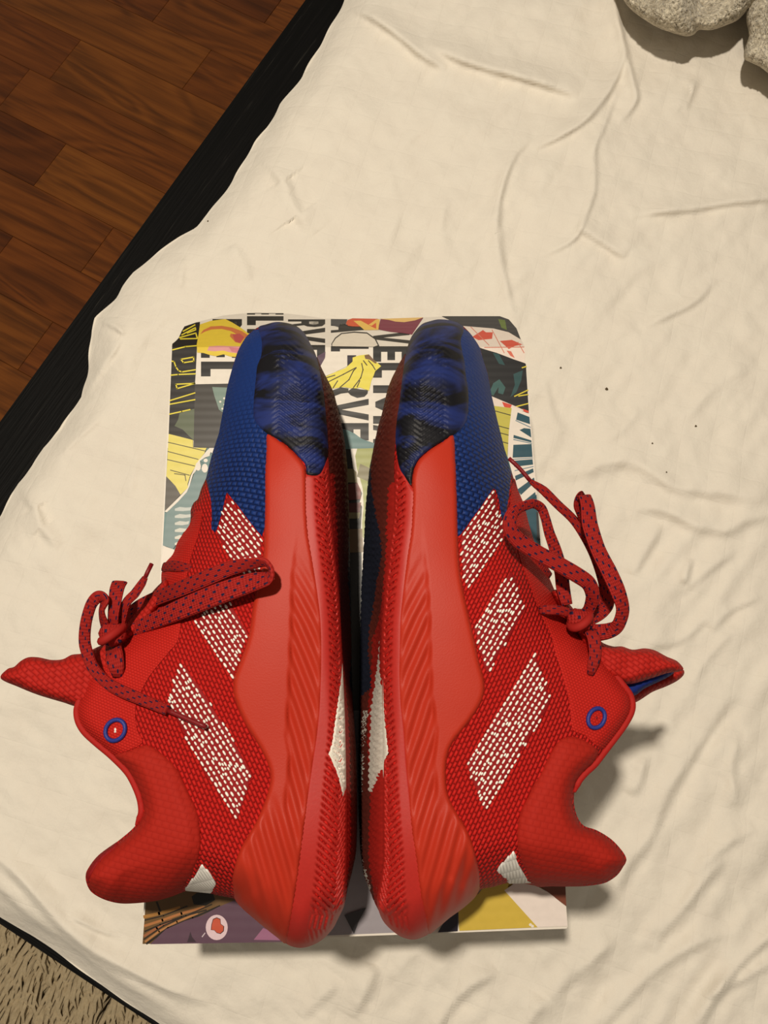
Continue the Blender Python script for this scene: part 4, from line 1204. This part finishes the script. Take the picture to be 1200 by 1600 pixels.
def laces(s, strands, knot, tips):
    bow = None
    for k, (pts, absolute) in enumerate(strands):
        w = []
        for (u, v, hw, lift, roll) in pts:
            hh = lift if absolute else float(s.h(u, v)) + lift
            p = s.world(u, v, hh)
            w.append((p[0], p[1], p[2], 1.1 * hw * (CAMZ - p[2]) / FPX, roll))
        o = ribbon('lace', w, M['lace'], s.root, s.base)
        if k == 0: o['label'] = 'flat red shoelace flecked with blue'
    for pts in tips:
        p = np.array([s.world(u, v, (l if l_abs else float(s.h(u, v)) + l)) for (u, v, l, l_abs) in pts])
        tube_world('lace_tip', catmull(p, 0.003, False), 0.0011, M['aglet'], s.root, s.base)
    # knot: one band wrapped round the crossing
    ku, kv, kr, lift = knot
    w = []
    for k in range(15):
        a = 2 * math.pi * k / 14 * 1.0
        hh = (float(s.h(ku, kv)) if lift is None else lift) + 0.004 + 0.0055 * math.sin(a) + 0.0
        u = ku + kr * 0.72 * math.cos(a) * 0.8; v = kv + kr * 0.72 * math.cos(a) * -0.6
        p = s.world(u, v, hh)
        w.append((p[0], p[1], p[2], 0.0042, 0.0))
    c = np.array(w)
    # a short thick bead under the band fills the knot
    p = s.world(ku, kv, (float(s.h(ku, kv)) if lift is None else lift) + 0.004)
    bm = bmesh.new(); bmesh.ops.create_uvsphere(bm, u_segments=16, v_segments=10, radius=1.0)
    V = np.array([v_.co[:] for v_ in bm.verts]); F = [tuple(x.index for x in f.verts) for f in bm.faces]; bm.free()
    lump = 1 + 0.12 * np.sin(V[:, 0] * 5 + 1) * np.sin(V[:, 1] * 4 + V[:, 2] * 3)
    V = V * lump[:, None] * np.array([0.0062, 0.0058, 0.0056]) + p
    uvs = np.stack([(V[:, 0] - p[0]) / 0.012 + 0.5, (V[:, 1] - p[1])], 1)
    mesh_obj('lace_knot', V, F, M['lace'], s.root, base=s.base, uv=uvs)
    tube_world('lace_wrap', np.array([p + np.array([0.0055*math.cos(a)*0.8, 0.0052*math.sin(a)*-0.5 + 0.0030*math.cos(a), 0.0062*math.sin(a)]) for a in np.linspace(0, 2*math.pi, 17)[:-1]]), 0.0021, M['lace'], s.root, s.base, closed=True)

# ------------------------------------------------------------------ the pair, traced from the photograph
FULL = 1.0
def O(pts, drop, rad): return [(u, v, drop, rad) for u, v in pts]
# ---- shoe with its ankle towards the bed's long rail
cornerL = [(494,556),(501,588),(506,616),(509,647),(512,682),(513,716),(515,752),(518,800),(523,862),(529,925),(532,975),(534,1025),(537,1075),(540,1125),(541,1175),(542,1250),(542,1313),(541,1360),(540,1390),(538,1414)]
outL = (O([(396,516),(404,511),(415,507),(432,503),(450,505),(464,510),(476,521),(485,537)], FULL, 60) + O([(494,556)], 0.7, 50) + O([(501,588),(506,616)], 0.32, 42) +
        O(cornerL[3:-4], 0.26, 30) + O([(542,1313),(541,1360)], 0.30, 32) + O([(542,1387)], 0.42, 40) + O([(538,1414)], 0.62, 50) + O([(529,1434),(520,1451),(505,1467),(490,1476),(472,1481),(454,1478),(432,1464),(413,1449),(395,1434),(377,1418),(367,1405)], FULL, 60) +
        O([(340,1399),(325,1395),(296,1391),(278,1397),(241,1408),(193,1412)], FULL, 70) + O([(164,1406),(142,1393)], 0.7, 40) +
        O([(134,1375),(136,1360),(153,1338),(182,1316),(208,1294),(220,1276),(221,1258),(213,1232),(199,1206),(175,1181),(149,1159),(131,1142),(122,1126),(120,1110),(124,1096),(131,1080),(138,1062)], 0.30, 22) +
        O([(146,1035),(164,1013),(185,998)], 0.65, 40) + O([(215,965),(240,931),(252,913),(252,898),(258,880),(270,866),(277,848),(286,834),(296,820),(298,806),(298,796),(303,785),(309,780),(315,762),(322,747)], FULL, 62) +
        O([(326,730),(333,704),(342,677),(349,638),(355,605),(363,575),(372,548),(384,527)], FULL, 68))
ctrlL = [(440,520,.030),(440,560,.040),(415,600,.040),(480,640,.044),(370,600,.030),(450,720,.047),(390,760,.044),(345,720,.034),(500,760,.047),(500,900,.047),(430,930,.0475),(330,920,.042),(300,820,.030),
         (525,1050,.044),(430,1050,.046),(300,1060,.042),(200,1060,.034),(250,960,.032),(535,1200,.042),(430,1200,.043),(530,1340,.040),(430,1320,.043),(330,1250,.041),(270,1310,.040),(180,1370,.032),
         (150,1120,.033),(220,1190,.037),(480,1450,.034),(400,1400,.040),(330,1370,.038),(130,1390,.030),(130,1060,.030)]
lowL = [(496,558),(509,595),(518,619),(525,642),(532,668),(537,691),(541,730),(544,800),(546,860),(548,925),(549,1000),(550,1100),(551,1200),(550,1300),(546,1370),(542,1395),(538,1414)]
seamL = [(479,735),(480,752),(481,800),(484,837),(492,882),(500,930),(505,975),(506,1025),(505,1070),(503,1110),(499,1150),(493,1190),(485,1244),(476,1304),(468,1365),(461,1410),(448,1473)]
toecapL = [(404,511),(415,507),(432,503),(450,505),(464,510),(476,521),(485,537),(494,556),(501,588),(506,616),(509,647),(512,682),(512,714),(502,738),(494,743),(480,742),(478,732),(476,724),(469,716),(455,702),(438,688),(417,677),(399,658),(396,639),(398,610),(400,590),(402,572),(408,556),(409,534),(406,522)]
outsoleL = [(479,741),(494,743),(502,738),(512,714)] + cornerL[6:] + [(529,1434),(520,1451),(505,1467),(490,1476),(472,1481),(454,1478)] + seamL[::-1][:-1]
stepL = [(462,840),(456,900),(455,960),(453,1020),(450,1090),(446,1150),(452,1180),(446,1240),(440,1300)]
tongL = [(1,1060),(12,1045),(22,1042),(32,1033),(44,1027),(60,1027),(80,1031),(98,1030),(112,1023),(128,1021),(150,1012),(172,1000),(196,975),(222,946),(244,918),(262,905),(262,930),(235,970),(200,1010),(195,1050),(160,1100),(121,1104),(100,1098),(60,1086),(30,1074)]
L = dict(corner=cornerL, seam=seamL, step=stepL, toe_u=402, toe_left=[(402,572)], toe_cap=toecapL, outsole=outsoleL, pitch=11.0,
  midsole=[(417,677),(438,688),(455,702),(469,716),(477,727)] + seamL + [(432,1464),(413,1449),(395,1434),(377,1418),(367,1405),(363,1385),(363,1368),(371,1335),(382,1313),(399,1284),(413,1251),(421,1222),(419,1199),(406,1170),(384,1135),(371,1107),(364,1085),(364,1062),(370,1045),(387,995),(395,940),(402,912),(410,870),(412,825),(413,780),(413,740),(415,700)],
  overlay=[(396,516),(430,508),(445,560),(440,640),(440,705),(430,720),(418,740),(416,800),(414,822),(409,838),(390,815),(370,788),(354,769),(352,777),(347,800),(341,820),(336,832),(330,826),(331,807),(330,785),(326,765),(322,747),(326,730),(333,704),(342,677),(349,638),(355,605),(363,575),(372,548),(384,527)],
  eyestay=[(131,1080),(138,1062),(146,1035),(164,1013),(185,998),(215,965),(240,931),(252,913),(252,898),(258,880),(270,866),(277,848),(286,834),(296,820),(305,800),(316,800),(310,835),(300,865),(292,900),(285,950),(278,1000),(262,1021),(230,1062),(212,1105),(214,1140),(222,1160),(199,1173),(175,1178),(150,1158),(133,1141),(124,1126),(122,1110),(125,1097)],
  collar=[(175,1181),(199,1171),(230,1162),(256,1177),(278,1199),(296,1236),(311,1269),(316,1305),(314,1335),(303,1364),(288,1386),(278,1397),(241,1408),(193,1412),(164,1406),(142,1393),(134,1375),(136,1360),(153,1338),(182,1316),(208,1294),(220,1276),(221,1258),(213,1232),(199,1206)],
  heel_patch=[(314,1345),(331,1364),(339,1377),(338,1386),(329,1396),(290,1392),(288,1386),(303,1366)],
  stripes=[([(354,771),(410,842),(410,880),(400,905),(380,905),(337,838)], (.62,.80)), ([(304,972),(318,950),(352,928),(390,990),(385,1002),(364,1062)], (.56,.83)),
           ([(283,1031),(312,1071),(363,1150),(396,1212),(371,1285),(320,1212),(262,1100),(268,1068)], (.53,.85))],
  insert=[(535,1036),(533,1060),(528,1096),(523,1130),(519,1160),(513,1179),(520,1192),(528,1212),(533,1230),(536,1246),(541,1230),(540,1170),(539,1125),(537,1075)],
  piping=[(150,1030),(140,1056),(131,1078),(123,1098),(120,1112),(123,1128),(132,1143),(150,1160),(176,1182),(200,1207),(213,1231),(220,1252),(221,1272),(212,1290)],
  eyelet=(180,1141,14.5,17.5,0.6), rim=[(138,1062),(124,1096),(120,1112),(131,1142),(175,1181),(213,1232),(221,1258),(220,1276),(182,1316),(136,1360),(134,1375)], rim_in=(300,1200), heel_lip=[(135,1376),(135,1362),(152,1338),(180,1317),(190,1312),(184,1324),(166,1340),(150,1358),(142,1374),(140,1386)],
  tongue=tongL, tongue_far=[(30,1062),(60,1050),(120,1050),(160,1080),(130,1096),(80,1084)], tongue_lining=[(60,1058),(110,1050),(160,1070),(140,1098),(110,1092)])
# ---- shoe with its ankle towards the middle of the bed
cornerR = [(634,551),(632,565),(628,595),(624,630),(620,656),(618,688),(616,720),(616,767),(615,802),(612,829),(608,860),(605,890),(602,916),(600,945),(597,980),(596,1030),(597,1080),(598,1130),(598,1190),(598,1240),(598,1295),(598,1341),(594,1377),(589,1405),(592,1424)]
outR = (O([(641,530),(650,516),(660,506),(671,502),(685,499),(702,500),(715,503),(723,509),(734,520)], FULL, 60) + O([(743,532),(750,544),(755,562),(762,584),(768,617),(777,656),(786,692),(795,728)], FULL, 68) +
        O([(803,748),(810,768),(818,786),(828,824),(840,860),(856,897),(870,930),(880,948),(896,968)], FULL, 62) + O([(912,992),(930,1016)], 0.65, 40) +
        O([(940,1028),(958,1050),(973,1070),(983,1083),(987,1097),(987,1110),(980,1125),(970,1140),(957,1157),(945,1172),(930,1193),(916,1206),(904,1220),(898,1236),(897,1256),(902,1276),(912,1290),(932,1297),(956,1312),(974,1332),(979,1344),(974,1354)], 0.30, 22) +
        O([(964,1368),(944,1380)], 0.7, 40) + O([(908,1385),(860,1385),(836,1384),(815,1380),(792,1380),(770,1386),(750,1390)], FULL, 70) + O([(743,1401),(725,1418),(703,1434),(685,1449),(670,1459),(648,1468),(630,1465),(615,1456),(600,1441)], FULL, 60) +
        O([(592,1424)], 0.62, 50) + O([(589,1405)], 0.42, 40) + O([(594,1377),(598,1341)], 0.30, 32) + O(cornerR[4:-4][::-1], 0.26, 30) + O([(624,630),(628,595)], 0.32, 42) + O([(633,560)], 0.7, 50))
ctrlR = [(690,515,.028),(690,560,.040),(715,600,.041),(640,640,.044),(750,620,.031),(680,720,.047),(740,760,.043),(785,730,.032),(635,760,.047),(630,900,.047),(700,930,.0475),(800,920,.042),(815,820,.031),
         (610,1050,.044),(700,1050,.046),(830,1060,.042),(920,1060,.034),(860,960,.032),(605,1200,.042),(690,1200,.043),(610,1340,.040),(700,1320,.043),(790,1250,.041),(850,1310,.040),(930,1350,.032),
         (960,1120,.033),(900,1180,.037),(640,1430,.034),(710,1390,.040),(790,1360,.038),(975,1370,.030),(960,1050,.030)]
lowR = [(634,551),(624,567),(615,588),(606,619),(599,647),(592,668),(587,689),(578,732),(572,785),(570,820),(567,872),(564,920),(562,1000),(561,1100),(561,1200),(562,1277),(564,1322),(569,1368),(576,1387),(584,1408),(592,1424)]
seamR = [(643,748),(643,770),(640,830),(633,875),(627,920),(622,965),(621,1010),(620,1055),(622,1100),(627,1145),(630,1190),(635,1240),(641,1295),(648,1341),(655,1396),(663,1432),(669,1459)]
toecapR = [(636,545),(641,530),(650,516),(660,506),(671,502),(685,499),(702,500),(715,503),(723,509),(724,518),(720,530),(722,548),(726,567),(728,588),(731,605),(732,621),(731,645),(725,664),(709,679),(688,691),(671,702),(655,716),(648,728),(644,744),(642,758),(632,744),(625,733),(621,717),(618,688),(620,656),(624,630),(628,595),(632,565)]
outsoleR = [(642,760),(632,744),(625,733),(619,717)] + cornerR[7:] + [(600,1441),(615,1456),(630,1465),(648,1468),(666,1462)] + seamR[::-1][:-1]
stepR = [(662,840),(668,900),(672,960),(673,1020),(676,1090),(684,1140),(680,1190),(684,1240),(690,1300)]
tongR = [(900,990),(878,955),(862,925),(872,922),(890,944),(908,966),(926,986),(940,1003),(958,1010),(972,1010),(988,1015),(1007,1013),(1023,1016),(1042,1026),(1058,1033),(1068,1045),(1062,1049),(1042,1052),(1017,1060),(982,1069),(950,1060),(925,1040)]
Rr = dict(corner=cornerR, seam=seamR, step=stepR, toe_u=726, toe_left=[(726,567)], toe_cap=toecapR, outsole=outsoleR, pitch=11.0,
  midsole=[(709,679),(688,691),(671,702),(655,716),(648,728)] + seamR + [(685,1449),(703,1434),(725,1418),(743,1401),(750,1385),(749,1360),(738,1313),(725,1286),(712,1264),(701,1240),(698,1210),(700,1184),(708,1162),(735,1127),(752,1100),(758,1080),(757,1060),(750,1034),(738,980),(726,926),(720,890),(717,845),(715,770),(713,720)],
  overlay=[(734,520),(723,512),(700,520),(690,600),(690,700),(705,730),(712,800),(714,838),(719,836),(748,796),(771,763),(775,766),(780,784),(784,811),(789,815),(795,777),(799,740),(795,728),(786,692),(777,656),(768,617),(762,584),(755,562),(750,544),(743,532)],
  eyestay=[(803,748),(810,768),(818,786),(828,824),(840,860),(856,897),(870,930),(880,948),(896,968),(912,992),(930,1016),(940,1028),(958,1050),(973,1070),(983,1083),(986,1097),(985,1110),(978,1125),(968,1140),(955,1157),(940,1170),(915,1150),(895,1140),(890,1100),(880,1060),(868,1020),(860,990),(845,960),(830,920),(815,880),(803,830),(797,790)],
  collar=[(868,1160),(880,1151),(900,1149),(920,1158),(938,1174),(930,1193),(916,1206),(904,1220),(898,1236),(897,1256),(902,1276),(912,1290),(932,1297),(956,1312),(974,1332),(979,1344),(974,1354),(964,1368),(944,1380),(908,1385),(860,1385),(836,1384),(818,1358),(808,1332),(805,1304),(810,1272),(824,1240),(844,1204)],
  heel_patch=[(804,1324),(812,1350),(830,1380),(796,1381),(774,1362),(777,1354)],
  stripes=[([(771,765),(787,818),(789,838),(731,922),(722,895),(719,840)], (-.57,.82)), ([(799,888),(808,905),(822,953),(761,1058),(752,1030),(739,982)], (-.52,.85)),
           ([(837,1018),(862,1090),(858,1105),(757,1272),(730,1205),(728,1192)], (-.52,.85))],
  insert=[(598,1060),(600,1100),(601,1120),(604,1150),(607,1176),(600,1190),(599,1216),(598,1200),(598,1130)],
  piping=[(938,1024),(958,1050),(973,1070),(984,1085),(988,1100),(986,1113),(979,1127),(969,1142),(956,1159),(943,1176),(929,1194),(914,1208),(903,1222),(898,1238)],
  eyelet=(932,1122,12.5,16.0,0.45), rim=[(940,1028),(973,1070),(987,1097),(987,1110),(957,1157),(930,1193),(904,1220),(897,1256),(912,1290),(956,1312),(979,1344),(974,1354)], rim_in=(810,1200),
  tongue=tongR, tongue_far=[(985,1068),(1012,1062),(1040,1050),(1062,1044),(1069,1048),(1068,1055),(1058,1064),(1040,1073),(1020,1081),(988,1099),(970,1085)], tongue_lining=[(968,1062),(983,1062),(1017,1050),(1050,1040),(1054,1050),(1040,1060),(1007,1076),(991,1087),(972,1086)])

shoeL = Shoe('left', 'red and blue basketball shoe lying on the box, ankle towards the wooden floor', outL, None, ctrlL, lowL)
build_shoe(shoeL, L)
shoeR = Shoe('right', 'red and blue basketball shoe lying on the box, ankle away from the floor', outR, None, ctrlR, lowR)
build_shoe(shoeR, Rr)

# laces: (u, v, half width in px, height, roll)
laces(shoeL, [
  ([(186,988,9,.010,.2),(194,974,10,.013,.3),(211,953,11,.014,.2),(240,937,11.5,.013,.1),(280,921,12,.012,.05),(323,903,12,.012,0),(360,888,11,.013,-.2),(397,880,9,.015,-.7),(415,879,8,.017,-1.1),(424,890,8,.016,-1.3),(418,904,12,.014,-.5),
    (387,912,15,.011,-.1),(333,931,16,.009,0),(280,953,15,.007,0),(227,976,11,.007,.1),(194,991,8,.008,.2)], False),
  ([(172,992,9,.030,.3),(164,975,9,.036,.6),(159,955,8,.040,.9),(163,938,9,.042,.5),(153,933,9,.043,.2),(142,946,8,.042,.3),(134,975,8,.040,.2),(133,1008,8.5,.037,0),(144,1041,8,.036,0),(165,1065,8,.037,0),(189,1079,8.5,.039,0),(227,1095,8,.041,0),(262,1110,7,.0430,0)], True),
  ([(178,988,9,.032,.2),(177,965,9,.037,.3),(180,938,10,.038,.1),(183,920,11,.035,0),(187,910,11,.031,-.2)], True),
  ([(186,985,7,.030,.2),(196,945,7,.036,.2),(211,927,7,.036,0),(222,911,6,.035,0),(227,902,4,.035,0)], True),
  ([(176,1001,12,.009,.1),(178,1024,13,.008,0),(182,1044,11,.004,0),(184,1058,7,.000,0)], False),
  ([(256,886,7,.004,0),(272,884,8,.004,0),(288,887,7,.002,0),(300,888,5,-.001,0)], False)],
  (176, 990, 12, 0.030), [[(262,1110,.0430,True),(285,1120,.0445,True),(322,1136,.0470,True)], [(227,902,.035,True),(231,893,.035,True),(237,881,.034,True)]])
laces(shoeR, [
  ([(908,966,9,.030,.3),(920,952,9,.034,.6),(926,932,10,.040,.5),(919,911,11,.044,.2),(896,895,12,.046,0),(868,879,12,.047,0),(838,863,12,.048,0),(811,845,12,.050,0),(797,826,11,.052,-.1),(799,806,10,.052,-.3),(812,793,8,.050,-.5),(831,787,7,.046,-.5),(845,793,7,.042,-.3),(852,809,7,.040,-.1),(859,835,8,.037,0),(868,860,9,.034,0),(877,895,10,.030,0),(880,920,10,.028,0),(886,945,8,.028,0)], True),
  ([(905,968,9,.030,.2),(925,966,9,.026,.3),(942,955,9,.022,.4),(950,940,9,.018,.5),(946,915,8,.016,.5),(938,890,8,.016,.3),(930,860,9,.018,.2),(918,820,10,.024,.1),(908,792,11,.034,.1),(913,777,11,.040,.2),(918,790,11,.044,.1),(922,822,12,.046,0),(934,858,11.5,.047,0),(950,890,12,.048,0),(965,923,12,.047,.1),(973,952,11,.044,.3),(966,976,10,.040,.2),(950,986,11,.036,0),(930,988,12,.033,0),(908,976,9,.030,0)], True),
  ([(903,965,6,.026,0),(925,950,7,.020,.2),(943,925,7,.014,.2),(938,895,7,.016,0),(928,867,7,.020,0),(914,839,7,.024,0),(896,812,7,.027,0),(872,789,7,.029,0),(849,766,7,.030,0),(836,757,5,.030,0),(829,752,3.4,.030,0)], True),
  ([(895,960,7,.031,0),(876,954,7,.034,0),(858,953,7,.035,0),(843,953,6,.032,0)], True),
  ([(922,985,9,.033,0),(928,998,9.5,.036,0),(930,1020,9,.036,0),(926,1040,7.5,.036,0),(922,1054,5,.034,0)], True),
  ([(835,868,6,.002,0),(846,884,7,.003,0),(858,900,6,.002,0)], False)],
  (906, 969, 12, 0.029), [[(829,752,.030,True),(812,732,.031,True),(795,716,.032,True)]])
